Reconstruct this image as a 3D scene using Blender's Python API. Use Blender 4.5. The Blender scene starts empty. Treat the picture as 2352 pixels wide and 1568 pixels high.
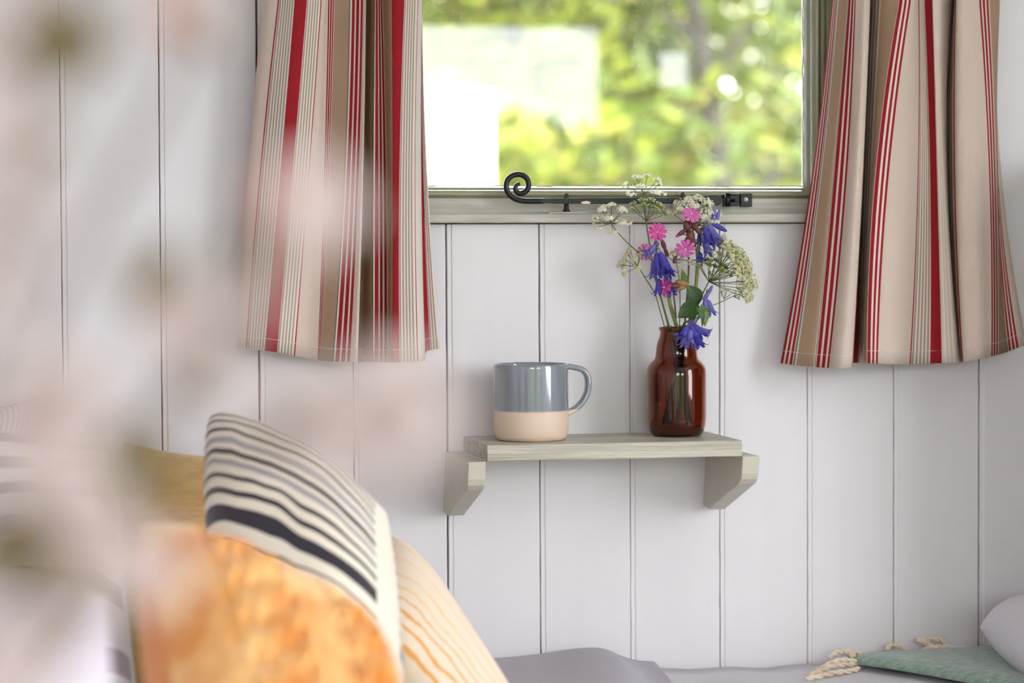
import bpy, math, random
from mathutils import Vector, Matrix, noise
random.seed(7)
R = math.radians
S = bpy.context.scene
COL = S.collection

# ------------------------------------------------------------------ camera
FPX = 5553.0
YAW, PIT, ROL = .1983, .0332, -.0048
CAM = Vector((-.5375, -2.529, .1422))
FW = Vector((math.sin(YAW)*math.cos(PIT), math.cos(YAW)*math.cos(PIT), -math.sin(PIT)))
r0 = Vector((math.cos(YAW), -math.sin(YAW), 0)); u0 = r0.cross(FW)
RT = r0*math.cos(ROL)+u0*math.sin(ROL); UP = -r0*math.sin(ROL)+u0*math.cos(ROL)
cd = bpy.data.cameras.new('camera'); cam = bpy.data.objects.new('camera', cd); COL.objects.link(cam)
cam.matrix_world = Matrix(((RT.x, UP.x, -FW.x, CAM.x), (RT.y, UP.y, -FW.y, CAM.y), (RT.z, UP.z, -FW.z, CAM.z), (0, 0, 0, 1)))
cd.sensor_width = 36; cd.lens = FPX*36/2352; cd.clip_start = .02; cd.clip_end = 200
cd.dof.use_dof = True; cd.dof.focus_distance = 2.50; cd.dof.aperture_fstop = 3.8
S.camera = cam

# ------------------------------------------------------------------ world, window light, exposure
SKY = 14.0
w = bpy.data.worlds.new('overcast_sky'); S.world = w; w.use_nodes = True
bg = w.node_tree.nodes['Background']; bg.inputs[0].default_value = (.93, .97, 1, 1); bg.inputs[1].default_value = SKY
def area(name, loc, rot, sx, sy, power, col=(1, 1, 1), portal=False):
    l = bpy.data.lights.new(name, 'AREA'); l.shape = 'RECTANGLE'; l.size = sx; l.size_y = sy
    l.energy = power; l.color = col
    if portal: l.cycles.is_portal = True
    o = bpy.data.objects.new(name, l); COL.objects.link(o); o.location = loc; o.rotation_euler = rot
    return o
# daylight at the window of the right wall ; the rear lamp is an added fill
area('daylight_side', (1.36, -1.62, .36), (0, R(90), 0), .9, .95, 3.6, (.96, .97, 1))
area('fill_rear', (-.46, -3.50, .30), (R(90), 0, 0), .62, 1.0, 1.0, (1, .97, .94))
area('portal_door', (.615, -3.43, .13), (R(90), 0, 0), .57, 1.2, 1, portal=True)
area('portal_window', (.03, .2, .34), (R(-90), 0, 0), .55, .45, 1, portal=True)
S.view_settings.view_transform = 'Standard'; S.view_settings.look = 'None'
S.view_settings.gamma = 1; S.view_settings.use_curve_mapping = False
S.view_settings.exposure = -0.18
S.cycles.max_bounces = 10; S.cycles.diffuse_bounces = 6; S.cycles.glossy_bounces = 5
S.cycles.transmission_bounces = 8; S.cycles.transparent_max_bounces = 12
S.cycles.caustics_reflective = False; S.cycles.caustics_refractive = False
S.cycles.sample_clamp_indirect = 6

# ------------------------------------------------------------------ helpers
def ray(px, py): return FW+RT*((px-1176)/FPX)-UP*((py-784)/FPX)
def at(px, py, d=0.0):                       # point on the plane d metres in front of the back wall
    r = ray(px, py); return CAM+r*((-d-CAM.y)/r.y)
def atz(px, py, z): return CAM+ray(px, py)*z  # point at camera depth z
def sc(d=0.0, px=1400):                      # metres per pixel near that plane
    return (at(px+10, 784, d)-at(px, 784, d)).length/10

def lin(c): return tuple(((x/255/12.92) if x/255 <= .04045 else ((x/255+.055)/1.055)**2.4) for x in c)
MATS = {}
def mat(name, col, rough=.6, var=.0, vscale=8, bump=0, bscale=40, stretch=(1, 1, 1), metal=0, coat=0, spec=.5, trans=0, col2=None, sheen=0, sub=0, uvw=False, coords='Object'):
    if name in MATS: return MATS[name]
    m = bpy.data.materials.new(name); m.use_nodes = True; MATS[name] = m
    nt = m.node_tree; N = nt.nodes; L = nt.links; b = N['Principled BSDF']
    c = lin(col); b.inputs['Base Color'].default_value = (*c, 1); b.inputs['Roughness'].default_value = rough
    b.inputs['Metallic'].default_value = metal; b.inputs['Coat Weight'].default_value = coat; b.inputs['Coat Roughness'].default_value = .08
    b.inputs['Specular IOR Level'].default_value = spec
    b.inputs['Transmission Weight'].default_value = trans; b.inputs['Sheen Weight'].default_value = sheen
    m.diffuse_color = (*c, 1)
    tc = N.new('ShaderNodeTexCoord'); mp = N.new('ShaderNodeMapping'); mp.inputs['Scale'].default_value = stretch
    L.new(tc.outputs[coords], mp.inputs[0])
    if var or col2:
        n = N.new('ShaderNodeTexNoise'); n.inputs['Scale'].default_value = vscale; n.inputs['Detail'].default_value = 5
        L.new(mp.outputs[0], n.inputs['Vector'])
        cr = N.new('ShaderNodeValToRGB'); L.new(n.outputs['Fac'], cr.inputs[0])
        c2 = lin(col2) if col2 else tuple(x*(1-var) for x in c)
        cr.color_ramp.elements[0].position = .35; cr.color_ramp.elements[1].position = .65
        cr.color_ramp.elements[0].color = (*c2, 1); cr.color_ramp.elements[1].color = (*c, 1)
        L.new(cr.outputs[0], b.inputs['Base Color'])
    if bump:
        n = N.new('ShaderNodeTexNoise'); n.inputs['Scale'].default_value = bscale; n.inputs['Detail'].default_value = 4
        L.new(mp.outputs[0], n.inputs['Vector'])
        bp = N.new('ShaderNodeBump'); bp.inputs['Strength'].default_value = bump; bp.inputs['Distance'].default_value = .002
        L.new(n.outputs['Fac'], bp.inputs['Height']); L.new(bp.outputs[0], b.inputs['Normal'])
    return m
def leafmat(name, col, col2=None, tr=.4, rough=.5):
    m = mat(name, col, rough, col2=col2, vscale=60)
    nt = m.node_tree; N = nt.nodes; L = nt.links; b = N['Principled BSDF']; out = N['Material Output']
    t = N.new('ShaderNodeBsdfTranslucent'); t.inputs[0].default_value = (*lin(col), 1)
    mx = N.new('ShaderNodeMixShader'); mx.inputs[0].default_value = tr
    L.new(b.outputs[0], mx.inputs[1]); L.new(t.outputs[0], mx.inputs[2]); L.new(mx.outputs[0], out.inputs[0])
    return m

class MB:
    def __init__(s): s.V = []; s.F = []; s.I = []; s.UV = []
    def add(s, V, F, mi=0, uv=None):
        o = len(s.V); s.V += [Vector(v) for v in V]; s.F += [tuple(i+o for i in f) for f in F]; s.I += [mi]*len(F)
        s.UV += uv if uv else [(0, 0)]*len(V)
        return s
    def box(s, a, b, mi=0):
        x0, y0, z0 = a; x1, y1, z1 = b
        return s.add([(x0, y0, z0), (x1, y0, z0), (x1, y1, z0), (x0, y1, z0), (x0, y0, z1), (x1, y0, z1), (x1, y1, z1), (x0, y1, z1)],
              [(0, 3, 2, 1), (4, 5, 6, 7), (0, 1, 5, 4), (1, 2, 6, 5), (2, 3, 7, 6), (3, 0, 4, 7)], mi)
    def grid(s, P, mi=0, uv=None, loop=False):    # P rows of points
        n, m = len(P), len(P[0]); V = [p for r in P for p in r]; F = []
        for i in range(n-1):
            for j in range(m if loop else m-1):
                k = (j+1) % m; F.append((i*m+j, i*m+k, (i+1)*m+k, (i+1)*m+j))
        return s.add(V, F, mi, uv)
    def tube(s, pts, rad, n=8, mi=0, cap=True, flat=1.0):
        pts = [Vector(p) for p in pts]; rad = rad if isinstance(rad, (list, tuple)) else [rad]*len(pts)
        P = []; ref = None
        for i, p in enumerate(pts):
            t = (pts[min(i+1, len(pts)-1)]-pts[max(i-1, 0)]).normalized()
            if ref is None:
                ref = Vector((0, 1, 0)) if abs(t.y) < .9 else Vector((1, 0, 0))
            a = (ref-t*ref.dot(t)).normalized(); ref = a; b = t.cross(a)
            P.append([p+(a*math.cos(2*math.pi*k/n)*flat+b*math.sin(2*math.pi*k/n))*rad[i] for k in range(n)])
        s.grid(P, mi, loop=True)
        if cap:
            o = len(s.V)-len(pts)*n
            s.F += [tuple(o+k for k in range(n))[::-1], tuple(o+(len(pts)-1)*n+k for k in range(n))]; s.I += [mi, mi]
        return s
    def lathe(s, prof, c, n=48, mi=0, close=False):
        P = [[Vector((c[0]+r*math.cos(2*math.pi*k/n), c[1]+r*math.sin(2*math.pi*k/n), c[2]+z)) for k in range(n)] for r, z in prof]
        return s.grid(P, mi, loop=True)
    def ball(s, c, r, ax=(0, 0, 1), n=8, m=6, mi=0, long=1.0):
        ax = Vector(ax).normalized(); a = ax.orthogonal().normalized(); b = ax.cross(a); c = Vector(c)
        P = [[c+ax*(-math.cos(math.pi*i/m)*r*long)+(a*math.cos(2*math.pi*k/n)+b*math.sin(2*math.pi*k/n))*(max(math.sin(math.pi*i/m), .02)*r) for k in range(n)] for i in range(m+1)]
        return s.grid(P, mi, loop=True)
    def build(s, name, mats, parent=None, smooth=True, loc=None):
        me = bpy.data.meshes.new(name)
        off = Vector(loc) if loc is not None else (Vector(parent.get('_w', (0, 0, 0))) if parent else Vector((0, 0, 0)))
        me.from_pydata([v-off for v in s.V], [], s.F)
        if not isinstance(mats, (list, tuple)): mats = [mats]
        for m in mats: me.materials.append(m)
        me.polygons.foreach_set('material_index', s.I)
        me.polygons.foreach_set('use_smooth', [smooth]*len(s.F))
        if any(u != (0, 0) for u in s.UV):
            ul = me.uv_layers.new(name='uv')
            for l in me.loops: ul.data[l.index].uv = s.UV[l.vertex_index]
        me.update()
        o = bpy.data.objects.new(name, me); COL.objects.link(o)
        if loc is not None: o.location = off; o['_w'] = tuple(off)
        if parent:
            o.parent = parent; o['_w'] = tuple(off)
            if loc is not None: o.location = off-Vector(parent.get('_w', (0, 0, 0)))
        return o
def thing(name, label, cat, loc, group=None):
    o = bpy.data.objects.new(name, None); COL.objects.link(o); o.location = loc; o['_w'] = tuple(loc); o.empty_display_size = .02
    o['label'] = label; o['category'] = cat
    if group: o['group'] = group
    return o
def tag(o, label, cat, group=None):
    o['label'] = label; o['category'] = cat
    if group: o['group'] = group
    return o
def structure(o): o['kind'] = 'structure'; return o
def bevel(o, w=.001, seg=2):
    m = o.modifiers.new('bevel', 'BEVEL'); m.width = w; m.segments = seg; m.limit_method = 'ANGLE'; return o
def crom(p0, p1, p2, p3, t):
    return tuple(.5*((2*b)+(-a+c)*t+(2*a-5*b+4*c-d)*t*t+(-a+3*b-3*c+d)*t**3) for a, b, c, d in zip(p0, p1, p2, p3))
def curve(pts, sub=6):
    out = []
    for i in range(len(pts)-1):
        a, b, c, d = pts[max(i-1, 0)], pts[i], pts[i+1], pts[min(i+2, len(pts)-1)]
        for k in range(sub): out.append(Vector(crom(a, b, c, d, k/sub)))
    out.append(Vector(pts[-1])); return out

# ------------------------------------------------------------------ paints
white = mat('white_board_paint', (227, 223, 226), .42, var=.05, vscale=3, bump=.10, bscale=14, stretch=(5, 5, .4))
sage = mat('sage_paint', (192, 187, 170), .36, var=.06, vscale=20, bump=.2, bscale=60, stretch=(.6, 3, 3))
sagel = mat('worn_sage_paint', (190, 186, 174), .45, var=.22, vscale=30, bump=.5, bscale=70, stretch=(.5, 5, 5))
wsage = mat('window_sage_gloss_shaded', (152, 151, 122), .22, var=.06, vscale=20, bump=.12, bscale=40, coat=.3)  # greener window sage, darkened to carry the curtain's shade on the stile
raw = mat('raw_timber', (168, 92, 60), .9, var=.5, vscale=30)
iron = mat('black_iron', (11, 11, 13), .36, bump=.4, bscale=120, spec=.4)
rust = mat('rusty_iron', (58, 40, 35), .6, var=.4, vscale=200)

# ------------------------------------------------------------------ room shell
WX0, WX1, WZ0, WZ1 = at(900, 300).x, at(1925, 300).x, at(1240, 512).z, at(1240, 512).z+.375
XL, XR, YR, ZF, ZC = -.86, 1.32, -3.42, -1.0, 1.0
def wall(name, m, x0, x1, z0, z1, y0, y1, holes, axis='y'):
    b = MB(); xs = sorted({x0, x1, *[h[0] for h in holes], *[h[1] for h in holes]}); zs = sorted({z0, z1, *[h[2] for h in holes], *[h[3] for h in holes]})
    for i in range(len(xs)-1):
        for j in range(len(zs)-1):
            cx, cz = (xs[i]+xs[i+1])/2, (zs[j]+zs[j+1])/2
            if any(h[0] < cx < h[1] and h[2] < cz < h[3] for h in holes): continue
            if axis == 'y': b.box((xs[i], y0, zs[j]), (xs[i+1], y1, zs[j+1]))
            else: b.box((y0, xs[i], zs[j]), (y1, xs[i+1], zs[j+1]))
    return structure(b.build(name, m, smooth=False))
wb = wall('wall_back', raw, XL-.05, XR+.05, ZF, ZC, .0125, .06, [(WX0, WX1, WZ0, WZ1)])
DA = (.33, .90, -.50, .735); DS = (1.055, 1.14, .585, .675); DC = (-.80, -.14, -.24, .80)  # last opening is added, out of view, for the rear fill lamp
wall('wall_rear', white, XL-.05, XR+.05, ZF, ZC, YR-.05, YR, [DA, DS, DC])
wall('wall_right', white, YR, 0, ZF, ZC, XR, XR+.05, [(-2.08, -1.16, -.1, .82)], 'x')
structure(MB().box((XL-.05, YR, ZF), (XL, .0, ZC)).build('wall_left', white, smooth=False))
fl = mat('floor_boards', (150, 122, 98), .5, col2=(124, 98, 76), vscale=3, stretch=(10, 1, 1))
structure(MB().box((XL-.05, YR-.05, ZF-.04), (XR+.05, .06, ZF)).build('floor', fl, smooth=False))
structure(MB().box((XL-.05, YR-.05, ZC), (XR+.05, .06, ZC+.04)).build('ceiling', white, smooth=False))

# planks of the back wall: a narrow sunk shoulder on the left edge of each, brown joint between them
JO = [-.0012, -.0004, .0008, 0, 0, .0007, .0004, .0007, .0004, -.0001, -.0001, -.0011]
GAP = [.6, .9, 1.5, .8, 1.3, 1.1, .45, .9, .6, .6, 1.1]
def joint(k):                              # x of the joint whose index is 5 at x=0
    return (k-5)*.1+(JO[k] if 0 <= k < 12 else 0)
def plank(k, z0, z1, xa=None, xb=None):
    b = MB(); rows = []
    n = max(3, int((z1-z0)/.012)); gl = GAP[k % 11]*.0017; gr = GAP[(k+1) % 11]*.0017
    for i in range(n+1):
        z = z0+(z1-z0)*i/n
        wob = lambda s, a: noise.noise(Vector((k*3.1+s, z*40, z*9)))*a
        l = joint(k)+gl*(.5+.5*noise.noise(Vector((k, z*3, 5))))+wob(0, .0004); rr = joint(k+1)-gr*.35+wob(7, .0003)
        if xa is not None: l = xa
        if xb is not None: rr = xb
        sh = .0050 if xa is None else .0001
        rows.append([(l, .0125, z), (l, .0016, z), (l+.0005, .0009, z), (l+sh-.0006, .0009, z), (l+sh, .0003, z), (l+sh+.0006, 0, z), (rr-.0006, 0, z), (rr, .0006, z), (rr, .0125, z)])
    b.grid(rows[::-1])
    b.F.append(tuple(range(9))); b.F.append(tuple(range(n*9, n*9+9))[::-1]); b.I += [0, 0]
    return b.build('plank', white, wb, smooth=False)
for k in range(-4, 19):
    a, b_ = joint(k), joint(k+1)
    if a < XL: a = XL
    if a > XR: continue
    xa = XL if joint(k) < XL else None; xb = XR if joint(k+1) > XR else None
    if joint(k+1) <= XL: continue
    lo = WZ0-.0012; hi = WZ1+.002
    if joint(k+1) <= WX0 or a >= WX1: plank(k, ZF+.001, ZC-.001, xa, xb)
    elif a < WX0:
        plank(k, ZF+.001, lo); plank(k, hi, ZC-.001); plank(k, lo, hi, None, WX0-.001)
    elif joint(k+1) > WX1:
        plank(k, ZF+.001, lo); plank(k, hi, ZC-.001); plank(k, lo, hi, WX1+.001, None)
    else:
        plank(k, ZF+.001, lo); plank(k, hi, ZC-.001)
structure(MB().box((XL, -.016, ZF), (XR, 0-.0005, ZF+.09)).build('baseboard_back', sage, smooth=False))

# ------------------------------------------------------------------ window
win = bpy.data.objects.new('window_1', None); COL.objects.link(win); win['kind'] = 'structure'; win['_w'] = tuple(at(1400, 500)); win.location = at(1400, 500)
zs_top = at(1240, 490.5, .012).z; zr_top = at(1240, 455, .0).z; zp0 = at(1240, 428, -.018).z
xp0, xp1 = at(969, 200, -.018).x, at(1845.5, 200, -.018).x
zp1 = zp0+.285
structure_parts = []
# fixed frame: sill, jambs, head
sl = MB(); n = 60
rows = []
for i in range(n+1):
    x = WX0+(WX1-WX0)*i/n; dz = noise.noise(Vector((x*60, 3, 0)))*.0004
    rows.append([(x, .06, WZ0), (x, -.016, WZ0+dz), (x, -.0172, WZ0+.0012+dz), (x, -.0172, zs_top-.001), (x, -.016, zs_top), (x, .06, zs_top)])
sl.grid(rows); o = sl.build('sill', sagel, win, smooth=False)
jw = .014
MB().box((WX0-.006, -.008, zs_top), (WX0+jw, .06, WZ1)).build('jamb', wsage, win, smooth=False)
MB().box((WX1-jw, -.008, zs_top), (WX1+.006, .06, WZ1)).build('jamb', wsage, win, smooth=False)
MB().box((WX0-.006, -.008, WZ1-jw), (WX1+.006, .06, WZ1+.006)).build('head', wsage, win, smooth=False)
# casement: rails and stiles, then a moulded bead running down to the glass
cx0, cx1, cz0, cz1 = WX0+jw+.0012, WX1-jw-.0012, zs_top+.0001, WZ1-jw-.0012
bx0, bx1 = at(950, 200, 0).x, at(1886, 200, 0).x; bz0, bz1 = zr_top, cz1-.03
bevel(MB().box((cx0, 0, cz0), (cx1, .03, bz0)).build('bottom_rail', sagel, win, smooth=False), .0006)
bevel(MB().box((cx0, 0, bz1), (cx1, .03, cz1)).build('top_rail', wsage, win, smooth=False), .0006)
bevel(MB().box((cx0, .0, bz0), (bx0, .03, bz1)).build('stile', wsage, win, smooth=False), .0006)
bevel(MB().box((bx1, .0, bz0), (cx1, .03, bz1)).build('stile', wsage, win, smooth=False), .0006)
prof = [(0, .0012), (.06, .0035), (.12, .004), (.16, -.001), (.24, -.0028), (.36, -.0034), (.5, -.0022), (.62, .0015), (.7, .006), (.72, .0085), (.86, .0088), (.88, .0125), (1, .0165), (1, .024)]
def ring(name, prof, mt, wob=0):
    b = MB(); P = []
    for (t, y) in prof:
        x0, x1 = bx0+(xp0-bx0)*t, bx1+(xp1-bx1)*t; z0, z1 = bz0+(zp0-bz0)*t, bz1-(bz1-zp1)*t
        row = []; n = 40
        for (ax, az, bx, bz) in ((x0, z0, x1, z0), (x1, z0, x1, z1), (x1, z1, x0, z1), (x0, z1, x0, z0)):
            for i in range(n):
                f = i/n; x = ax+(bx-ax)*f; z = az+(bz-az)*f
                if wob and t > .95:
                    e = (noise.noise(Vector((x*50, z*50, 1)))+.3)*wob
                    if az == bz: z += e if az < .4 else -e
                    else: x += e if ax < .0 else -e
                row.append((x, y, z))
        P.append(row)
    b.grid(P, loop=True); return b.build(name, mt, win)
ring('glazing_bead', prof, wsage)
putty = mat('cracked_putty', (222, 208, 184), .8, col2=(150, 120, 90), vscale=60)
ring('putty_line', [(1.0, .0165), (1.07, .0178), (1.07, .0185)], putty, .0009)
# glass with a little dirt
g = bpy.data.materials.new('window_glass'); g.use_nodes = True; nt = g.node_tree; N = nt.nodes; L = nt.links
for x in list(N): N.remove(x)
out = N.new('ShaderNodeOutputMaterial'); tr = N.new('ShaderNodeBsdfTransparent'); gl = N.new('ShaderNodeBsdfGlossy'); gl.inputs['Roughness'].default_value = 0
fr = N.new('ShaderNodeFresnel'); fr.inputs[0].default_value = 1.5; mx = N.new('ShaderNodeMixShader')
L.new(fr.outputs[0], mx.inputs[0]); L.new(tr.outputs[0], mx.inputs[1]); L.new(gl.outputs[0], mx.inputs[2])
tc = N.new('ShaderNodeTexCoord'); df = N.new('ShaderNodeBsdfDiffuse'); df.inputs[0].default_value = (.75, .75, .7, 1)
tl = N.new('ShaderNodeBsdfTranslucent'); tl.inputs[0].default_value = (.75, .75, .7, 1); ad = N.new('ShaderNodeMixShader')
L.new(df.outputs[0], ad.inputs[1]); L.new(tl.outputs[0], ad.inputs[2])
v = N.new('ShaderNodeTexVoronoi'); v.inputs['Scale'].default_value = 260; L.new(tc.outputs['Object'], v.inputs[0])
cr = N.new('ShaderNodeValToRGB'); cr.color_ramp.elements[0].position = .06; cr.color_ramp.elements[0].color = (.35, .35, .35, 1); cr.color_ramp.elements[1].position = .2; cr.color_ramp.elements[1].color = (0, 0, 0, 1)
L.new(v.outputs['Distance'], cr.inputs[0])
ns = N.new('ShaderNodeTexNoise'); ns.inputs['Scale'].default_value = 14; ns.inputs['Detail'].default_value = 8; L.new(tc.outputs['Object'], ns.inputs[0])
cr2 = N.new('ShaderNodeValToRGB'); cr2.color_ramp.elements[0].position = .45; cr2.color_ramp.elements[0].color = (.006, .006, .006, 1); cr2.color_ramp.elements[1].position = .75; cr2.color_ramp.elements[1].color = (.05, .05, .05, 1)
L.new(ns.outputs[0], cr2.inputs[0])
mu = N.new('ShaderNodeMath'); mu.operation = 'MULTIPLY'; L.new(cr.outputs[0], mu.inputs[0]); L.new(ns.outputs[0], mu.inputs[1])
sm = N.new('ShaderNodeMath'); sm.operation = 'ADD'; L.new(mu.outputs[0], sm.inputs[0]); L.new(cr2.outputs[0], sm.inputs[1])
m2 = N.new('ShaderNodeMixShader'); L.new(sm.outputs[0], m2.inputs[0]); L.new(mx.outputs[0], m2.inputs[1]); L.new(ad.outputs[0], m2.inputs[2])
L.new(m2.outputs[0], out.inputs[0])
MB().box((xp0-.006, .0187, zp0-.006), (xp1+.006, .0217, zp1+.006)).build('pane', g, win, smooth=False)

# ------------------------------------------------------------------ window stay
def ip(x, y, d): return at(1100+x/3.564, 380+y/3.564, d)
stay = thing('window_stay', 'black iron window stay with a curled monkey tail end along the bottom of the window', 'window stay', at(1400, 461, .022))
DS_ = .023
spts = [(530, 290), (470, 291), (400, 291), (340, 286), (285, 266), (243, 228), (224, 178), (232, 124), (264, 88), (312, 72), (360, 80), (394, 108), (407, 150), (398, 192), (370, 220), (332, 228), (305, 208), (298, 180), (312, 158), (334, 148)]
pp = curve([tuple(ip(x, y, DS_)) for x, y in spts], 5)
nn = len(pp); MB().tube(pp, [.0030*(1 if i < nn*.75 else 1-.35*(i-nn*.75)/(nn*.25)) for i in range(nn)], 12).build('monkey_tail', iron, stay)
b = MB(); top = [(505, 271), (700, 268), (1000, 265), (1300, 262), (1560, 262), (1700, 266), (1800, 264), (1860, 250), (1910, 240), (1950, 240), (1980, 254), (1990, 285), (1980, 315), (1950, 330), (1900, 330), (1850, 325), (1780, 316), (1700, 312), (1560, 312), (1300, 314), (1000, 314), (700, 313), (505, 308)]
for dd in (0,):
    F_ = [ip(x, y, DS_+.003) for x, y in top]; B_ = [ip(x, y, DS_-.003) for x, y in top]; k = len(top)
    b.add(F_+B_, [tuple(range(k))[::-1], tuple(range(k, 2*k))]+[(i, (i+1) % k, k+(i+1) % k, k+i) for i in range(k)])
bevel(b.build('bar', iron, stay, smooth=False), .0007)
chip = mat('bare_chip', (222, 200, 188), .7)
b = MB(); cp = [(832, 306), (850, 294), (880, 290), (905, 294), (916, 304), (905, 313), (860, 314)]; k = len(cp)
b.add([ip(x, y, DS_+.0034) for x, y in cp]+[ip(x, y, DS_+.0029) for x, y in cp], [tuple(range(k))[::-1], tuple(range(k, 2*k))]+[(i, (i+1) % k, k+(i+1) % k, k+i) for i in range(k)])
c_ = b.build('paint_chip', chip, stay, smooth=False); c_['label'] = 'pale chip in the black paint'
# hinge bracket fixed to the casement
hb = stay
b = MB(); b.box(ip(2130, 338, 0), ip(2238, 226, .006)); bevel(b.build('hinge_plate', iron, hb, smooth=False), .0008)
b = MB(); b.box(ip(1990, 334, .0005), ip(2140, 322, .030)); b.box(ip(1990, 246, .0005), ip(2140, 232, .030)); b.box(ip(1995, 330, .0005), ip(2135, 240, .004))
bevel(b.build('knuckle', iron, hb, smooth=False), .0007)
c = ip(2060, 284, .022); MB().tube([ip(2035, 336, .024), ip(2035, 226, .024)], .0028, 12).build('pivot_pin', iron, hb)
b = MB(); b.box(ip(2060, 300, .005), ip(2120, 272, .021)); bevel(b.build('tongue', iron, hb, smooth=False), .0006)
steel = mat('screw_steel', (205, 200, 196), .3, metal=.8)
sc_c = ip(2186, 279, .006); b = MB()
P = [[sc_c+Vector((math.cos(a)*r, -h, math.sin(a)*r)) for a in [2*math.pi*k/20 for k in range(20)]] for r, h in ((.0029, 0), (.0027, .0006), (.0015, .0011), (.0001, .0012))]
b.grid(P, loop=True); b.box(sc_c+Vector((-.0016, -.0015, -.0003)), sc_c+Vector((.0016, -.0011, .0003)), 1); b.box(sc_c+Vector((-.0003, -.0015, -.0016)), sc_c+Vector((.0003, -.0011, .0016)), 1)
o = b.build('screw', [steel, iron], hb); o['label'] = 'bright steel cross-head screw'
for px, pyt, lab in ((717, 226, 'rusty iron stay pin on a flat plate below the curl of the window stay'), (1669, 217, 'rusty iron stay pin behind the tall white flower umbel')):
    t = thing('stay_pin', lab, 'stay pin', ip(px, 380, .011))
    base = ip(px, 392, .011); base.z = zs_top
    b = MB(); b.box((base.x-.0205, -.0165, zs_top+.0001), (base.x+.0215, -.004, zs_top+.0018)); bevel(b.build('base_plate', sagel, t, smooth=False), .0004)
    tp = ip(px, pyt, DS_ if False else .011)
    b = MB(); x, y = base.x, -.011
    b.lathe([(.0001, tp.z-zs_top), (.0014, tp.z-zs_top-.0003), (.0024, tp.z-zs_top-.002), (.0026, .009), (.0028, .005), (.0042, .003), (.0046, .0018), (.0001, .0018)], (x, y-.0, zs_top), 16)
    b.build('pin', rust, t)

# ------------------------------------------------------------------ curtains
CR, RD, TN, GN, TP, DR = 0, 1, 2, 3, 4, 5
cloth = [mat('linen_cream', (222, 204, 190), .9, bump=.5, bscale=900, sheen=.1), mat('linen_red', (166, 22, 36), .9, bump=.5, bscale=900), mat('linen_tan', (181, 152, 124), .9, bump=.5, bscale=900),
         mat('linen_green', (90, 98, 92), .9), mat('linen_taupe', (168, 150, 134), .9), mat('linen_ivory', (236, 226, 216), .9, bump=.5, bscale=900)]
for m in cloth:
    nt = m.node_tree; t = nt.nodes.new('ShaderNodeBsdfTranslucent'); b = nt.nodes['Principled BSDF']; t.inputs[0].default_value = b.inputs['Base Color'].default_value
    mx = nt.nodes.new('ShaderNodeMixShader'); mx.inputs[0].default_value = .18
    nt.links.new(b.outputs[0], mx.inputs[1]); nt.links.new(t.outputs[0], mx.inputs[2]); nt.links.new(mx.outputs[0], nt.nodes['Material Output'].inputs[0])
IV = 5
def stripes(a, b, n, c1=TP, c2=IV):        # n dark lines between two keys
    out = []
    for i in range(n*2):
        f = i/(n*2); out.append(tuple(a[j]+(b[j]-a[j])*f for j in range(5))+(c1 if i % 2 == 0 else c2,))
    return out
def reds(a, b, w=(3, 1.6, 2.6, 1.6, 1.6, 1), c=(RD, IV, RD, IV, RD, CR)):
    out = []; T = sum(w); f = 0
    for wi, ci in zip(w, c):
        out.append(tuple(a[j]+(b[j]-a[j])*f/T for j in range(5))+(ci,)); f += wi
    return out
def curtain(name, label, keys, mid_y):
    # keys: (x at hem, x at mid, x at top, hem y, depth, colour to the right)
    rows_y = [-.43+1.43*i/32 for i in range(33)]
    z0_ = at((keys[0][2]+keys[-1][2])/2, 0, .05).z; zt = [z0_+(.588-z0_)*(-t/.43) for t in rows_y]
    K = []
    for i in range(len(keys)-1):           # subdivide wide strips so that folds stay round
        a, b_ = keys[i], keys[i+1]; n = max(1, int(abs(b_[0]-a[0])/9))
        n = max(n, 2 if abs(b_[4]-a[4]) > .006 else 1)
        for s in range(n):
            q = crom(keys[max(i-1, 0)][:5], a[:5], b_[:5], keys[min(i+2, len(keys)-1)][:5], s/n)
            l = tuple(a[j]+(b_[j]-a[j])*s/n for j in range(5))
            K.append((l[0], l[1], l[2], l[3], q[4])+(a[5],))
    K.append(keys[-1])
    b = MB(); P = []; hem = []
    for t in rows_y:
        row = []
        for (xb, xm, xt, hy, d, c) in K:
            py = t*hy; tm = mid_y/hy
            # smooth curve through top, middle and hem
            if t < 0: x = xt+(xm-xt)/tm*t*.6
            else: x = xt*(t-tm)*(t-1)/((0-tm)*(0-1))+xm*t*(t-1)/(tm*(tm-1))+xb*t*(t-tm)/(1*(1-tm))
            dd = .045+(d-.045)*(.8+.2*max(0, t))+.002*noise.noise(Vector((x*.01, t*4, 0)))
            p = at(x, py, dd)
            if t < 0: p.z += (zt[len(P)]-p.z)*(-t/.43)
            row.append(p)
        P.append(row)
    m = len(K); V = [p for r in P for p in r]
    for i in range(len(P)-1):
        for j in range(m-1):
            b.F.append((i*m+j, (i+1)*m+j, (i+1)*m+j+1, i*m+j+1)); b.I.append(K[j][5])
    b.V = V; b.UV = [(0, 0)]*len(V)
    base = P[0][m//2]
    root = thing(name, label, 'curtain', base)
    o = b.build('cloth', cloth, root); sd = o.modifiers.new('thick', 'SOLIDIFY'); sd.thickness = .0009; sd.offset = 0
    st = MB(); th = [P[-1][j]*.115+P[-2][j]*.0+P[-1][j]*.0 if False else (P[-2][j]*.78+P[-1][j]*.22)+Vector((0, -.0007, 0)) for j in range(0, m)]
    st.tube(th, .00022, 4); st.build('hem_stitch', cloth[IV], root)
    MB().tube([Vector((P[0][0].x-.03, -.05, zt[0]-.004)), Vector((P[0][-1].x+.03, -.05, zt[0]-.004))], .003, 10).build('curtain_wire', steel, root)
    return root
def k(xb, xm, xt, hy, d, c=CR): return (xb, xm, xt, hy, d, c)
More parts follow.
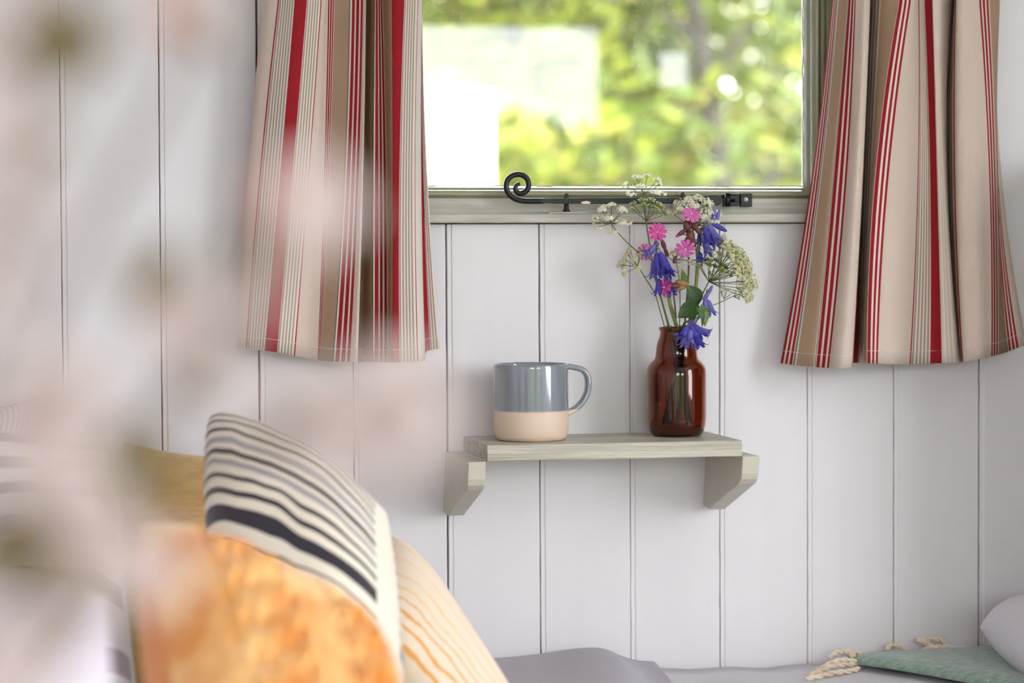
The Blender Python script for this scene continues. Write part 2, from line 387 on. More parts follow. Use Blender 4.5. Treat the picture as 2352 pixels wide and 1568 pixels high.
LK = [k(545, 566, 606, 798, .035, CR), k(556, 584, 628, 799, .040, CR)]
LK += [k(565, 594, 639, 800, .044, RD), k(568, 597, 642, 800, .045, CR)]
LK += stripes(k(570, 599, 644, 801, .046), k(608, 641, 677, 805, .058), 6)
LK += [k(608, 641, 677, 805, .058, RD), k(622, 655, 691, 807, .06, RD), k(636, 669, 705, 809, .061, CR)]
LK += stripes(k(637, 670, 706, 809, .061), k(673, 704, 735, 817, .055), 5)
LK += [k(674, 705, 736, 817, .055, RD), k(677, 707, 738, 817, .054, CR), k(700, 722, 745, 822, .048, CR), k(728, 742, 753, 826, .050, CR)]
LK += reds(k(730, 744, 754, 826, .050), k(738, 756, 769, 828, .054), (2, 1, 2, 1, 1.5, 1))
LK += [k(738, 756, 769, 828, .054, TN), k(750, 772, 786, 829, .060, TN), k(764, 790, 803, 830, .066, GN), k(766, 792, 805, 830, .067, IV), k(770, 795, 809, 830, .068, RD)]
LK += reds(k(771, 796, 809, 830, .068), k(806, 825, 836, 831, .078), (4, 2, 4, 2, 3, 1))
LK += [k(806, 825, 836, 831, .078, CR), k(820, 833, 840, 831, .084, TN), k(821, 831, 838, 831, .060, TN), k(814, 827, 834, 831, .020, TN), k(835, 840, 845, 831, .022, TN), k(856, 856, 860, 831, .052, GN), k(858, 858, 862, 831, .053, IV)]
LK += reds(k(860, 861, 863, 831, .054), k(890, 888, 877, 832, .042), (4, 2, 3, 2, 3, 1))
LK += [k(890, 888, 877, 832, .042, TN), k(896, 895, 886, 832, .052, TN), k(901, 902, 900, 832, .068, RD), k(909, 909, 914, 832, .068, RD), k(918, 917, 929, 832, .070, CR)]
LK += stripes(k(919, 918, 930, 832, .070), k(957, 950, 957, 830, .070), 5)
LK += [k(958, 952, 959, 830, .070, RD), k(960, 953, 960, 830, .069, IV), k(970, 962, 965, 829, .064, IV), k(976, 967, 968, 828, .054, RD), k(973, 964, 963, 818, .044, RD), k(980, 966, 964, 806, .040, RD), k(988, 972, 966, 804, .040, IV)]
LK += stripes(k(989, 972, 966, 804, .040), k(1009, 982, 968, 800, .042), 3)
LK += [k(1010, 983, 969, 800, .042, IV)]
curtain('curtain', 'red and cream striped linen curtain left of the window, behind the blurred blossom', LK, 430)
RK = []
RK += reds(k(1793, 1866, 1913, 834, .034), k(1822, 1884, 1924, 838, .045), (3, 2, 3, 2, 3, 1.5))
RK += [k(1822, 1884, 1924, 838, .045, GN), k(1825, 1886, 1925, 838, .046, IV), k(1829, 1888, 1927, 839, .048, TN), k(1849, 1900, 1938, 841, .056, TN), k(1869, 1913, 1948, 842, .063, IV), k(1871, 1914, 1949, 842, .063, GN), k(1873, 1916, 1951, 842, .064, IV)]
RK += reds(k(1875, 1917, 1951, 843, .065), k(1906, 1948, 1967, 845, .076), (4, 2.5, 4, 2.5, 2.5, 1))
RK += [k(1906, 1948, 1967, 845, .080, CR), k(1930, 1966, 1984, 846, .092, CR), k(1954, 1980, 1996, 845, .088, CR), k(1958, 1982, 1998, 840, .062, CR), k(1952, 1972, 1990, 834, .010, CR), k(1957, 1977, 1994, 833, .006, RD)]
RK += [k(1972, 1983, 2001, 833, .022, TN)]
RK += stripes(k(1975, 1985, 2003, 833, .026), k(1983, 2002, 2024, 833, .066), 3)
RK += [k(1984, 2003, 2025, 833, .070, TN), k(1988, 2007, 2045, 834, .082, TN), k(1992, 2011, 2066, 834, .091, IV)]
RK += reds(k(1993, 2012, 2067, 834, .092), k(2017, 2043, 2094, 835, .094), (4, 2.5, 3, 2.5, 2.5, 1))
RK += [k(2017, 2043, 2094, 835, .092, CR), k(2040, 2062, 2098, 836, .090, CR), k(2065, 2088, 2104, 836, .080, CR), k(2088, 2107, 2108, 836, .064, RD), k(2091, 2109, 2110, 836, .062, CR)]
RK += stripes(k(2093, 2111, 2110, 836, .060), k(2136, 2136, 2122, 835, .048), 5)
RK += [k(2136, 2136, 2123, 835, .048, RD), k(2150, 2145, 2132, 834, .052, RD), k(2164, 2153, 2142, 834, .060, CR)]
RK += stripes(k(2165, 2154, 2142, 834, .062), k(2204, 2172, 2156, 832, .062), 4, CR, IV)
RK += [k(2206, 2175, 2180, 832, .046, CR), k(2203, 2170, 2192, 832, .010, TN)]
RK += stripes(k(2204, 2173, 2192, 832, .008), k(2209, 2191, 2195, 831, .056), 3, TN, CR)
RK += [k(2210, 2192, 2195, 831, .060, RD), k(2213, 2195, 2197, 830, .070, CR), k(2216, 2201, 2199, 830, .084, CR), k(2232, 2217, 2212, 828, .084, CR), k(2252, 2245, 2230, 823, .086, CR), k(2275, 2270, 2248, 818, .076, IV)]
RK += reds(k(2276, 2271, 2248, 818, .076), k(2292, 2287, 2271, 814, .062), (2, 1.5, 2.4, 1.5, 2, 1))
RK += [k(2293, 2288, 2272, 814, .058, TN), k(2303, 2292, 2284, 811, .048, TN), k(2313, 2290, 2296, 808, .040, GN), k(2315, 2288, 2296, 807, .038, IV)]
RK += reds(k(2317, 2288, 2296, 806, .038), k(2341, 2292, 2290, 797, .036), (3, 2, 3, 2, 3, 1))
RK += [k(2341, 2292, 2290, 797, .036, CR), k(2358, 2300, 2288, 792, .036, CR)]
curtain('curtain', 'red and cream striped linen curtain right of the window', RK, 400)

# ------------------------------------------------------------------ shelf
sx0, sx1, st, sb, sd_ = -.0827, .1841, -.0435, -.0598, .1381
shelf = thing('wall_shelf', 'small sage painted wooden shelf on two brackets under the window', 'shelf', (.05, -.01, sb-.07))
b = MB(); rows = []; n = 40
for i in range(n+1):
    x = sx0+(sx1-sx0)*i/n; jt = lambda q: noise.noise(Vector((x*30, q, 0)))*.00035
    rows.append([(x, -.0005, sb), (x, -.0005, st), (x, -sd_+.001, st+jt(1)), (x, -sd_, st-.001+jt(1)), (x, -sd_, sb+.001), (x, -sd_+.001, sb+jt(2))])
b.grid([r[::-1] for r in rows], loop=True); b.F += [(0, 1, 2, 3, 4, 5)[::-1], tuple(n*6+q for q in range(6))]; b.I += [0, 0]
edge = mat('sage_edge_grain', (198, 194, 178), .4, col2=(172, 167, 150), vscale=22, bump=1.0, bscale=90, stretch=(.25, 3, 7))
b.build('board', edge, shelf, smooth=False)
def bracket(x0, x1, ztop, h, lean):
    pr = [(0, 0), (.137, 0), (.137, -.018), (.135, -.024), (.130, -.029), (.034, -h+.003), (.026, -h), (0, -h+.002)]
    V = []
    for x in (x0, x1):
        for (yy, zz) in pr: V.append((x+lean*zz, -.0005-yy, ztop+zz))
    k_ = len(pr)
    b = MB().add(V, [tuple(range(k_)), tuple(range(k_, 2*k_))[::-1]]+[(i, k_+i, k_+(i+1) % k_, (i+1) % k_) for i in range(k_)])
    return bevel(b.build('bracket', sage, shelf, smooth=False), .0015, 3)
bl = at(1022, 1036); br = at(1621, 1040)
bracket(bl.x, bl.x+.0185, sb, .0655, .04); bracket(br.x, br.x+.0185, sb, .066, .06)

# ------------------------------------------------------------------ mug
md = .073; mc = at(1220, 1004, md); mc.z = st+.0002; mc.x = at(1220, 1000, md).x; ms = sc(md, 1220)
mh = at(1220, 834.5, md).z-mc.z; mr = 84.4*ms
gz = at(1220, 941, md).z-mc.z
glz = bpy.data.materials.new('glazed_stoneware'); glz.use_nodes = True; nt = glz.node_tree; N = nt.nodes; L = nt.links; bs = N['Principled BSDF']
geo = N.new('ShaderNodeTexCoord'); sx = N.new('ShaderNodeSeparateXYZ'); L.new(geo.outputs['Object'], sx.inputs[0])
ns = N.new('ShaderNodeTexNoise'); ns.inputs['Scale'].default_value = 40; L.new(geo.outputs['Object'], ns.inputs[0])
ma = N.new('ShaderNodeMath'); ma.operation = 'MULTIPLY_ADD'; ma.inputs[1].default_value = .0012; L.new(ns.outputs[0], ma.inputs[0]); L.new(sx.outputs[2], ma.inputs[2])
mrn = N.new('ShaderNodeMapRange'); mrn.inputs[1].default_value = gz-.0006; mrn.inputs[2].default_value = gz+.0014; L.new(ma.outputs[0], mrn.inputs[0])
mpv = N.new('ShaderNodeMapping'); mpv.inputs['Scale'].default_value = (60, 60, 4); L.new(geo.outputs['Object'], mpv.inputs[0])
n3 = N.new('ShaderNodeTexNoise'); n3.inputs['Scale'].default_value = 1; L.new(mpv.outputs[0], n3.inputs[0])
c3 = N.new('ShaderNodeValToRGB'); c3.color_ramp.elements[0].color = (*lin((112, 118, 128)), 1); c3.color_ramp.elements[1].color = (*lin((138, 144, 152)), 1); c3.color_ramp.elements[0].position = .3; c3.color_ramp.elements[1].position = .7
L.new(n3.outputs[0], c3.inputs[0])
mxc = N.new('ShaderNodeMix'); mxc.data_type = 'RGBA'; mxc.inputs[6].default_value = (*lin((214, 192, 172)), 1); L.new(mrn.outputs[0], mxc.inputs[0]); L.new(c3.outputs[0], mxc.inputs[7]); L.new(mxc.outputs[2], bs.inputs['Base Color'])
mr2 = N.new('ShaderNodeMapRange'); mr2.inputs[3].default_value = .55; mr2.inputs[4].default_value = .08; L.new(mrn.outputs[0], mr2.inputs[0]); L.new(mr2.outputs[0], bs.inputs['Roughness'])
L.new(mrn.outputs[0], bs.inputs['Coat Weight']); bs.inputs['Coat Roughness'].default_value = .04
mug = thing('mug', 'blue-grey and unglazed peach two-tone mug on the left of the shelf', 'mug', mc)
pr = [(.0001, .0016), (mr*.72, .0016), (mr*.8, 0), (mr*.86, .0001), (mr*.93, .0015), (mr*.975, .0048), (mr*.998, .011), (mr, .018)]
pr += [(mr, z*mh) for z in (.3, .45, .6, .75, .9)]+[(mr, mh-.004), (mr*.995, mh-.0018), (mr*.985, mh-.0006), (mr*.965, mh), (mr*.945, mh-.0006), (mr*.93, mh-.002), (mr*.92, mh-.006), (mr*.92, mh*.5), (mr*.92, .012), (mr*.85, .006), (.0001, .005)]
MB().lathe(pr, mc, 96).build('body', glz, mug)
# handle: a flat strap swept round a D shaped path, pointing right and a little away
ang = R(2)
hd = Vector((math.cos(ang), math.sin(ang), 0)); hw = Vector((-hd.y, hd.x, 0))
hp = [(.92, 275), (1.1, 288-4), (1.24, 300), (1.42, 335), (1.54, 420), (1.575, 540), (1.54, 680), (1.43, 800), (1.27, 890), (1.1, 950), (.95, 985)]
hp = [(a, 6.533*(833-800)+0 if False else b_) for a, b_ in hp]
def hz(cy): return at(1220, 800+cy/6.533, md).z
cp = [mc+hd*(mr*a)+Vector((0, 0, hz(cy)-mc.z)) for a, cy in hp]
cp = curve([tuple(p) for p in cp], 5); P = []
for i, p in enumerate(cp):
    t = (cp[min(i+1, len(cp)-1)]-cp[max(i-1, 0)]).normalized(); nrm = t.cross(hw).normalized()
    row = []
    for q in range(16):
        a = 2*math.pi*q/16; ca, sa = math.cos(a), math.sin(a)
        row.append(p+hw*(math.copysign(abs(ca)**.7, ca)*.0072)+nrm*(math.copysign(abs(sa)**.8, sa)*.0032))
    P.append(row)
MB().grid(P, loop=True).build('handle', glz, mug)

# ------------------------------------------------------------------ bottle
bd = .057; bc = at(1554.2, 1000, bd); bc.z = st+.0002; bs_ = sc(bd, 1554)/5.227
z0c = at(1554, 730+1420/5.227, bd).z
bz = lambda cy: at(1554, 730+cy/5.227, bd).z-z0c
amber = bpy.data.materials.new('amber_glass'); amber.use_nodes = True; b_ = amber.node_tree.nodes['Principled BSDF']
b_.inputs['Base Color'].default_value = (.36, .095, .007, 1); b_.inputs['Transmission Weight'].default_value = 1; b_.inputs['Roughness'].default_value = .01; b_.inputs['IOR'].default_value = 1.5
bpf = [(.1, 1423), (225, 1420), (250, 1419), (275, 1412), (300, 1392), (320, 1345), (336, 1280), (343, 1200), (344, 1000), (344, 700), (341, 622), (325, 580), (300, 544), (262, 508), (247, 480), (239, 430), (234, 360), (222, 300), (203, 250), (192, 210), (190, 180), (192, 158), (200, 150), (204, 138), (202, 122), (194, 114), (184, 113)]
outr = [(r*bs_, bz(cy)) for r, cy in bpf]
inr = [(174, 122), (172, 200), (186, 250), (205, 300), (216, 360), (222, 430), (230, 485), (245, 520), (282, 560), (306, 592), (322, 630), (326, 700), (326, 1000), (325, 1200), (316, 1270), (300, 1330), (275, 1372), (240, 1385), (.1, 1372)]
outr += [(r*bs_, bz(cy)) for r, cy in inr]
bottle = thing('bottle', 'brown amber glass bottle used as a vase on the right of the shelf', 'bottle', bc)
MB().lathe(outr, bc, 72).build('glass', amber, bottle)

# ------------------------------------------------------------------ flowers in the bottle
stemg = leafmat('stem_green', (116, 128, 62), (92, 104, 48), .15)
stemp = leafmat('stem_pale', (150, 158, 84), (118, 130, 62), .15)
stemr = leafmat('stem_red_brown', (96, 72, 58), (110, 96, 64), .1)
fwhite = leafmat('parsley_white', (246, 243, 224), None, .4)
fcream = leafmat('parsley_cream', (226, 223, 178), None, .4)
fgreen = leafmat('parsley_green', (150, 172, 60), (120, 146, 44), .3)
blueb = leafmat('bluebell_blue', (92, 86, 190), (66, 60, 160), .3)
bluel = leafmat('bluebell_lilac', (134, 128, 206), (100, 94, 180), .3)
pinkp = leafmat('campion_pink', (232, 84, 176), (214, 56, 152), .4)
pinkl = leafmat('campion_light', (236, 130, 200), (224, 96, 180), .4)
calyx = leafmat('campion_calyx', (112, 44, 56), (96, 84, 54), .1)
leafd = leafmat('leaf_dark', (62, 92, 44), (44, 72, 30), .25)
leafm = leafmat('leaf_mid', (104, 140, 52), (84, 116, 40), .3)
mouth = Vector((bc.x, bc.y, bc.z+bz(113)))
def F(px, py, d): return at(px, py, d)
def stem_path(pts):                        # down through the neck into the bottle
    pw = [tuple(F(*p)) for p in pts]; last = Vector(pw[-1]); inn = Vector((mouth.x+(last.x-mouth.x)*.7, mouth.y+(last.y-mouth.y)*.5, mouth.z-.002))
    off = last-mouth; prev = Vector(pw[-2]) if len(pw) > 1 else last+Vector((0, 0, .02))
    dr = (last-prev).normalized(); ln = .104
    end = mouth+Vector((max(-.019, min(.019, (off.x*.3-dr.x*-.0)+dr.x*.05)), max(-.016, min(.016, off.y*.3+dr.y*.05)), -ln))
    midp = inn+(end-inn)*.5
    return curve(pw+[tuple(inn), tuple(midp), tuple(end)], 5)
def umbel(root, hub, dirv, r, n=10, col=None, fl=12, size=.0018, droop=.0, stemm=None, spread=1.0, arc=None):
    hub = Vector(hub); dirv = Vector(dirv).normalized(); a = dirv.orthogonal().normalized(); b2 = dirv.cross(a)
    rays = MB(); fm = MB(); gr = MB(); col = col or fwhite
    for i in range(n):
        ph = i*2.399+random.random()*.3; rr = math.sqrt((i+.5)/n)*spread
        dv = (dirv*(1-.55*rr*rr)+(a*math.cos(ph)+b2*math.sin(ph))*rr).normalized()
        end = hub+dv*r*random.uniform(.9, 1.05)
        rays.tube(curve([tuple(hub), tuple(hub+dv*r*.5+Vector((0, 0, -.02*r))), tuple(end)], 3), .00035, 4)
        ur = r*.31
        for j in range(fl):
            pj = j*2.399; rj = math.sqrt((j+.5)/fl)
            dj = (dv*(1-.45*rj*rj)+(a*math.cos(pj)+b2*math.sin(pj))*rj*1.1).normalized()
            c = end+dj*ur*random.uniform(.75, 1.1)
            if j % 2 == 0: gr.tube([end, c], .00018, 3, cap=False)
            e1 = dj.orthogonal().normalized(); e2 = dj.cross(e1); s = size*random.uniform(.7, 1.2)
            for q in range(5):
                w1 = e1*math.cos(q*1.2566+j)+e2*math.sin(q*1.2566+j); w2 = dj.cross(w1)
                fm.add([c, c+w1*s*.6+w2*s*.38+dj*s*.1, c+w1*s*1.1+dj*s*random.uniform(-.2, .3), c+w1*s*.6-w2*s*.38+dj*s*.1], [(0, 1, 2, 3)])
            fm.ball(c+dj*s*.15, s*.28, dj, 4, 3)
    rays.build('ray_stalks', stemm or stemg, root, loc=hub); gr.build('floret_stalks', fgreen, root, loc=hub)
    o = fm.build('florets', col, root, loc=hub, smooth=False); o['kind'] = 'stuff'
def seedhead(root, hub, dirv, r, n=8):
    hub = Vector(hub); dirv = Vector(dirv).normalized(); a = dirv.orthogonal().normalized(); b2 = dirv.cross(a); rays = MB(); sm = MB(); wm = MB()
    for i in range(n):
        ph = i*2.399; rr = math.sqrt((i+.5)/n); dv = (dirv*(1-.5*rr*rr)+(a*math.cos(ph)+b2*math.sin(ph))*rr*1.0).normalized(); end = hub+dv*r*.8
        rays.tube([hub, hub+dv*r*.4, end], .00035, 4)
        for j in range(9):
            pj = j*2.399; rj = math.sqrt((j+.5)/9); dj = (dv*.8+(a*math.cos(pj)+b2*math.sin(pj))*rj*.9).normalized()
            sm.ball(end+dj*r*.16, .0009, dj, 5, 4, long=2.2)
            p = end+dj*(r*.16+.0024)
            for q in range(4):
                w1 = (a*math.cos(q*1.57)+b2*math.sin(q*1.57)); wm.add([p, p+w1*.0009+dj*.0006, p+w1*.0013+dj*.0002, p+w1*.0005-dj*.0004], [(0, 1, 2, 3)])
    rays.build('ray_stalks', stemg, root, loc=hub); o = sm.build('seeds', fgreen, root, loc=hub); o['kind'] = 'stuff'; o = wm.build('florets', fwhite, root, loc=hub, smooth=False); o['kind'] = 'stuff'
def bell(root, base, dirv, ln=.014, r=.0026, mt=None, curl=1.0):
    base = Vector(base); t = Vector(dirv).normalized(); a = t.orthogonal().normalized(); b2 = t.cross(a); b = MB(); n = 18; P = []
    pf = [(0, .15), (.05, .6), (.2, .95), (.5, 1.0), (.72, 1.12)]
    for f, rr in pf: P.append([base+t*ln*f+(a*math.cos(2*math.pi*q/n)+b2*math.sin(2*math.pi*q/n))*r*rr for q in range(n)])
    b.grid(P, loop=True)
    for q in range(6):                     # six curled lobes
        th = 2*math.pi*q/6; o = a*math.cos(th)+b2*math.sin(th); s = t.cross(o)
        rows = []
        for i, (f, rr, wd) in enumerate([(.72, 1.1, .55), (.84, 1.25, .5), (.94, 1.7, .42), (.98, 2.3, .28), (.92, 2.75, .1)]):
            c = base+t*ln*f+o*r*(1+(rr-1)*curl); rows.append([c-s*r*wd, c+o*r*.08, c+s*r*wd])
        b.grid(rows)
    ob = b.build('bell', mt or blueb, root, loc=base)
    return ob
def bluebell(label, pts, bells, rad=.0012, buds=(), stm=None):
    t = thing('bluebell_stem', label, 'flower', F(*pts[0]), 'wild flowers in the bottle')
    p = stem_path(pts); MB().tube(p, [rad*(.7+.3*min(1, i/8)) for i in range(len(p))], 8).build('stem', stm or stemg, t)
    for (px, py, d, dx, dz, ln, r, m_) in bells:
        bb = F(px, py, d); bell(t, bb, (dx, -.35, dz), ln, r, m_)
        # its short arching stalk
        j = min(p[:12], key=lambda q: (q-bb).length); mid = (j+bb)/2+Vector((0, 0, .004))
        MB().tube(curve([tuple(j), tuple(mid), tuple(bb)], 3), .0005, 5).build('bell_stalk', bluel, t)
    for (px, py, d, dx, dz, ln, r, m_) in buds:
        MB().ball(F(px, py, d), r, (dx, -.1, dz), 8, 7, long=ln/r/2).build('bud', m_, t)
    return t
def campion_flower(root, c, nrm, r, mt, cal=None, notch=True):
    c = Vector(c); n_ = Vector(nrm).normalized(); a = n_.orthogonal().normalized(); b2 = n_.cross(a); off = random.random()*6
    for q in range(5):
        th = q*2*math.pi/5+off; o = a*math.cos(th)+b2*math.sin(th); s = n_.cross(o); b = MB()
        for sg in (-1, 1):
            rows = []
            for f, w0, w1, h in ((.1, 0, .08, .0), (.35, 0, .22, .06), (.6, .0, .38, .08), (.8, .02, .46, .05), (.95, .07, .46, -.02), (1.04, .16, .34, -.06)):
                rows.append([c+o*r*f+s*(sg*w0*r)+n_*h*r, c+o*r*f+s*(sg*(w0+w1)/2*r)+n_*(h+.03)*r, c+o*r*f+s*(sg*w1*r)+n_*(h-.02)*r])
            b.grid(rows)
        b.build('petal', mt, root, loc=c)
    MB().ball(c+n_*.0006, r*.13, n_, 6, 4).build('flower_eye', fwhite, root)
    cv = Vector(cal) if cal else -n_
    MB().ball(c+cv.normalized()*r*.62, r*.26, cv, 8, 7, long=2.0).build('calyx', calyx, root, loc=c)
def campion(label, pts, flowers, buds=(), rad=.0009, stm=None):
    t = thing('campion_stem', label, 'flower', F(*pts[0]), 'wild flowers in the bottle')
    p = stem_path(pts); MB().tube(p, rad, 7).build('stem', stm or stemr, t)
    for (px, py, d, n_, r, m_, cal) in flowers:
        campion_flower(t, F(px, py, d), n_, r, m_, cal)
    for (px, py, d, dx, dz, r, ln, m_) in buds:
        c = F(px, py, d); MB().ball(c, r, (dx, -.1, dz), 8, 7, long=ln).build('bud', m_, t, loc=c)
        j = min(p[:20], key=lambda q: (q-c).length)
        MB().tube(curve([tuple(j), tuple((j+c)/2+Vector((0, 0, .001))), tuple(c)], 3), .0005, 5).build('bud_stalk', stemr, t)
    return t
def parsley(label, pts, rad=.0009, stm=None):
    t = thing('cow_parsley_stem', label, 'flower', F(*pts[0]), 'wild flowers in the bottle')
    p = stem_path(pts); MB().tube(p, [rad*(.6+.4*i/len(p)) for i in range(len(p))], 7).build('stem', stm or stemg, t)
    return t
def leaf(root, base, tip, width, nrm, mt, bend=.1, name='leaf', n=9):
    base, tip, nrm = Vector(base), Vector(tip), Vector(nrm).normalized(); ax = tip-base; s = ax.cross(nrm).normalized(); L_ = ax.length; rows = []
    for i in range(n+1):
        f = i/n; w_ = width*math.sin(math.pi*f**.75)**.8 if 0 < f < 1 else 0.0001; c = base+ax*f+nrm*(math.sin(math.pi*f)*bend*L_)
        rows.append([c-s*w_+nrm*w_*.25, c-s*w_*.5+nrm*w_*.05, c, c+s*w_*.5+nrm*w_*.05, c+s*w_+nrm*w_*.25])
    return MB().grid(rows).build(name, mt, root, loc=base)
UPV = (0, -.15, 1)
t = parsley('tallest cow parsley stem, white umbel above a green seed head', [(1479, 446, .05), (1482, 475, .05), (1484, 510, .05), (1492, 560, .05), (1502, 620, .052), (1520, 690, .055), (1538, 752, .058)], .0011)
umbel(t, F(1479, 446, .05), (0, -.25, 1), .0185, 11, fwhite, 12, .0018, spread=1.35)
seedhead(t, F(1484, 508, .05), (.1, -.2, 1), .024, 11)
t = parsley('cow parsley stem arching left with the leftmost white umbel', [(1404, 512, .058), (1412, 525, .058), (1430, 546, .058), (1462, 576, .058), (1498, 600, .058), (1505, 640, .058), (1522, 700, .058), (1536, 752, .057)])
for q in ((1388, 500, 9), (1408, 492, 10)):
    pass
umbel(t, F(1404, 512, .058), (-.15, -.3, 1), .0175, 14, fwhite, 20, .0018, spread=1.6)
t = parsley('cow parsley stem with the small cream umbel left of the bluebells', [(1464, 610, .062), (1478, 632, .062), (1503, 672, .062), (1515, 710, .06), (1527, 752, .06)], .0008)
umbel(t, F(1464, 612, .062), (-.8, -.2, .55), .0165, 10, fcream, 15, .0016, spread=1.2)
t = parsley('cow parsley stem with the wide cream umbels spreading right', [(1628, 647, .062), (1615, 672, .062), (1603, 700, .06), (1592, 740, .06), (1586, 756, .06)], .0012)
umbel(t, F(1628, 647, .062), (.78, -.2, .34), .039, 18, fcream, 26, .0019, spread=.8)
umbel(t, F(1655, 610, .066), (.5, .1, .65), .020, 12, fcream, 18, .0017, spread=1.4)
seedhead(t, F(1628, 647, .058), (.25, -.2, 1), .026, 13)
t = parsley('thin cow parsley side stem bending far right with tiny buds', [(1668, 688, .06), (1645, 698, .06), (1618, 706, .06), (1600, 712, .06), (1590, 735, .06), (1583, 757, .058)], .0007)
umbel(t, F(1663, 686, .06), (.1, -.2, .8), .009, 5, fcream, 6, .0011)
umbel(t, F(1686, 682, .06), (.7, -.2, .2), .006, 4, fcream, 6, .0011)
MB().tube(curve([tuple(F(1668, 688, .06)), tuple(F(1680, 682, .06)), tuple(F(1690, 678, .06))], 3), .0004, 5).build('side_stalk', stemg, t)
t = parsley('cow parsley stem with the white umbel behind the top pink campion', [(1590, 525, .04), (1597, 560, .04), (1601, 610, .042), (1597, 660, .045), (1588, 710, .05), (1578, 755, .055)], .0013)
umbel(t, F(1592, 522, .038), (.1, -.2, 1), .0270, 17, fwhite, 22, .0019, spread=1.05)
t = parsley('short cow parsley stem with a small umbel in the middle of the bunch', [(1552, 600, .045), (1560, 640, .047), (1562, 700, .05), (1560, 755, .055)], .0007)
umbel(t, F(1552, 604, .045), (0, -.4, 1), .011, 8, fcream, 10, .0014)
umbel(t, F(1584, 610, .05), (.2, -.3, .7), .006, 5, fcream, 8, .0012)
# bluebells
bluebell('bluebell with long bells hanging at the left of the bunch', [(1505, 562, .07), (1512, 590, .07), (1528, 630, .066), (1535, 670, .064), (1541, 705, .062), (1556, 756, .06)],
         [(1508, 580, .078, -.05, -1, .026, .0036, blueb), (1517, 578, .082, .18, -1, .024, .0036, blueb), (1523, 590, .078, .3, -.9, .022, .0036, blueb), (1530, 600, .074, .02, -1, .018, .0034, blueb), (1502, 596, .07, -.12, -1, .020, .0034, bluel), (1500, 574, .075, -.9, -.35, .012, .003, bluel), (1514, 640, .07, -.2, -1, .018, .003, blueb), (1532, 640, .07, .25, -.9, .019, .0036, blueb)],
         .0021, [(1508, 560, .076, .3, .3, .006, .0032, mat('bluebell_bud', (88, 92, 104), .6)), (1498, 572, .08, -.6, -.8, .012, .003, bluel), (1492, 578, .076, -1, .1, .011, .0026, bluel)], stemp)
bluebell('bluebell drooping at the upper right, two buds pointing up', [(1636, 512, .06), (1620, 518, .06), (1607, 535, .058), (1604, 580, .056), (1600, 640, .056), (1594, 700, .056), (1582, 756, .057)],
         [(1618, 520, .066, .15, -1, .021, .0032, blueb), (1626, 515, .068, .5, -.9, .024, .0034, bluel), (1612, 535, .064, .25, -1, .024, .0034, bluel), (1611, 535, .058, -.35, -.9, .012, .0026, blueb), (1622, 550, .066, .02, -1, .018, .0034, bluel), (1634, 530, .06, .25, -1, .020, .0036, bluel), (1608, 580, .06, -.1, -.6, .010, .0028, blueb)],
         .0019, [(1639, 495, .06, .05, 1, .022, .0024, bluel), (1647, 500, .06, .35, 1, .018, .0022, bluel), (1652, 522, .062, 1, -.5, .019, .0026, blueb)], stemp)
bluebell('small lilac bluebell at right of the bunch, above the fern leaf', [(1624, 664, .066), (1620, 690, .066), (1606, 722, .062), (1590, 757, .06)],
         [(1625, 688, .07, .25, -1, .018, .0032, bluel), (1618, 690, .07, .1, -1, .012, .0028, bluel), (1610, 706, .068, -.1, -1, .012, .0026, bluel)],
         .0009, [(1630, 668, .07, .5, 1, .014, .002, bluel), (1622, 680, .07, .6, 1, .012, .0024, bluel)])
bluebell('bluebell cluster hanging over the bottle neck', [(1590, 742, .092), (1580, 738, .085), (1572, 742, .07), (1568, 756, .062)],
         [(1588, 745, .098, .1, -1, .018, .0034, blueb), (1594, 745, .098, .55, -.8, .018, .0034, blueb), (1580, 748, .098, -.6, -.9, .016, .0034, blueb), (1600, 752, .094, .95, -.45, .016, .0028, bluel), (1586, 756, .1, -.1, -1, .019, .0036, bluel), (1594, 758, .1, .3, -1, .020, .0036, blueb), (1576, 757, .096, -.5, -.5, .014, .003, blueb), (1578, 762, .098, -.35, -1, .017, .0032, bluel), (1600, 764, .096, .25, -1, .016, .0032, bluel)], .0012)
# campions
campion('red campion stem with the bright pink flower at upper left of the bunch', [(1522, 560, .06), (1530, 590, .06), (1540, 640, .058), (1550, 700, .057), (1553, 756, .056)],
        [(1510, 533, .07, (-.1, -1, .12), .0095, pinkp, (.5, .3, -1)), (1481, 578, .06, (-.5, -.8, .2), .0085, pinkl, (.6, .3, -.8))],
        [(1524, 562, .062, -.4, 1, .0026, 2.2, calyx), (1530, 578, .06, -.5, 1, .002, 3, calyx)])
campion('red campion stem with the topmost pink flower and dark buds', [(1582, 512, .055), (1578, 540, .055), (1582, 600, .053), (1578, 680, .053), (1571, 756, .056)],
        [(1588, 492, .072, (.05, -.75, .6), .0098, pinkl, (.05, .3, -1)), (1574, 572, .075, (-.1, -.85, -.5), .0105, pinkl, (.2, .4, 1))],
        [(1578, 520, .064, -.2, 1, .0042, 1.7, calyx), (1566, 534, .066, -1, -.6, .0026, 2.4, calyx), (1558, 540, .066, -1, -.6, .0018, 2, pinkp), (1602, 528, .064, .8, -.9, .0028, 2.4, calyx), (1596, 518, .062, .9, .5, .003, 1.8, calyx), (1586, 545, .07, .1, 1, .0048, 1.6, calyx), (1580, 556, .07, -.1, 1, .0038, 1.6, calyx), (1590, 562, .066, -.4, 1, .003, 2, calyx), (1550, 596, .062, .3, 1, .0018, 2.6, calyx)], .0010)
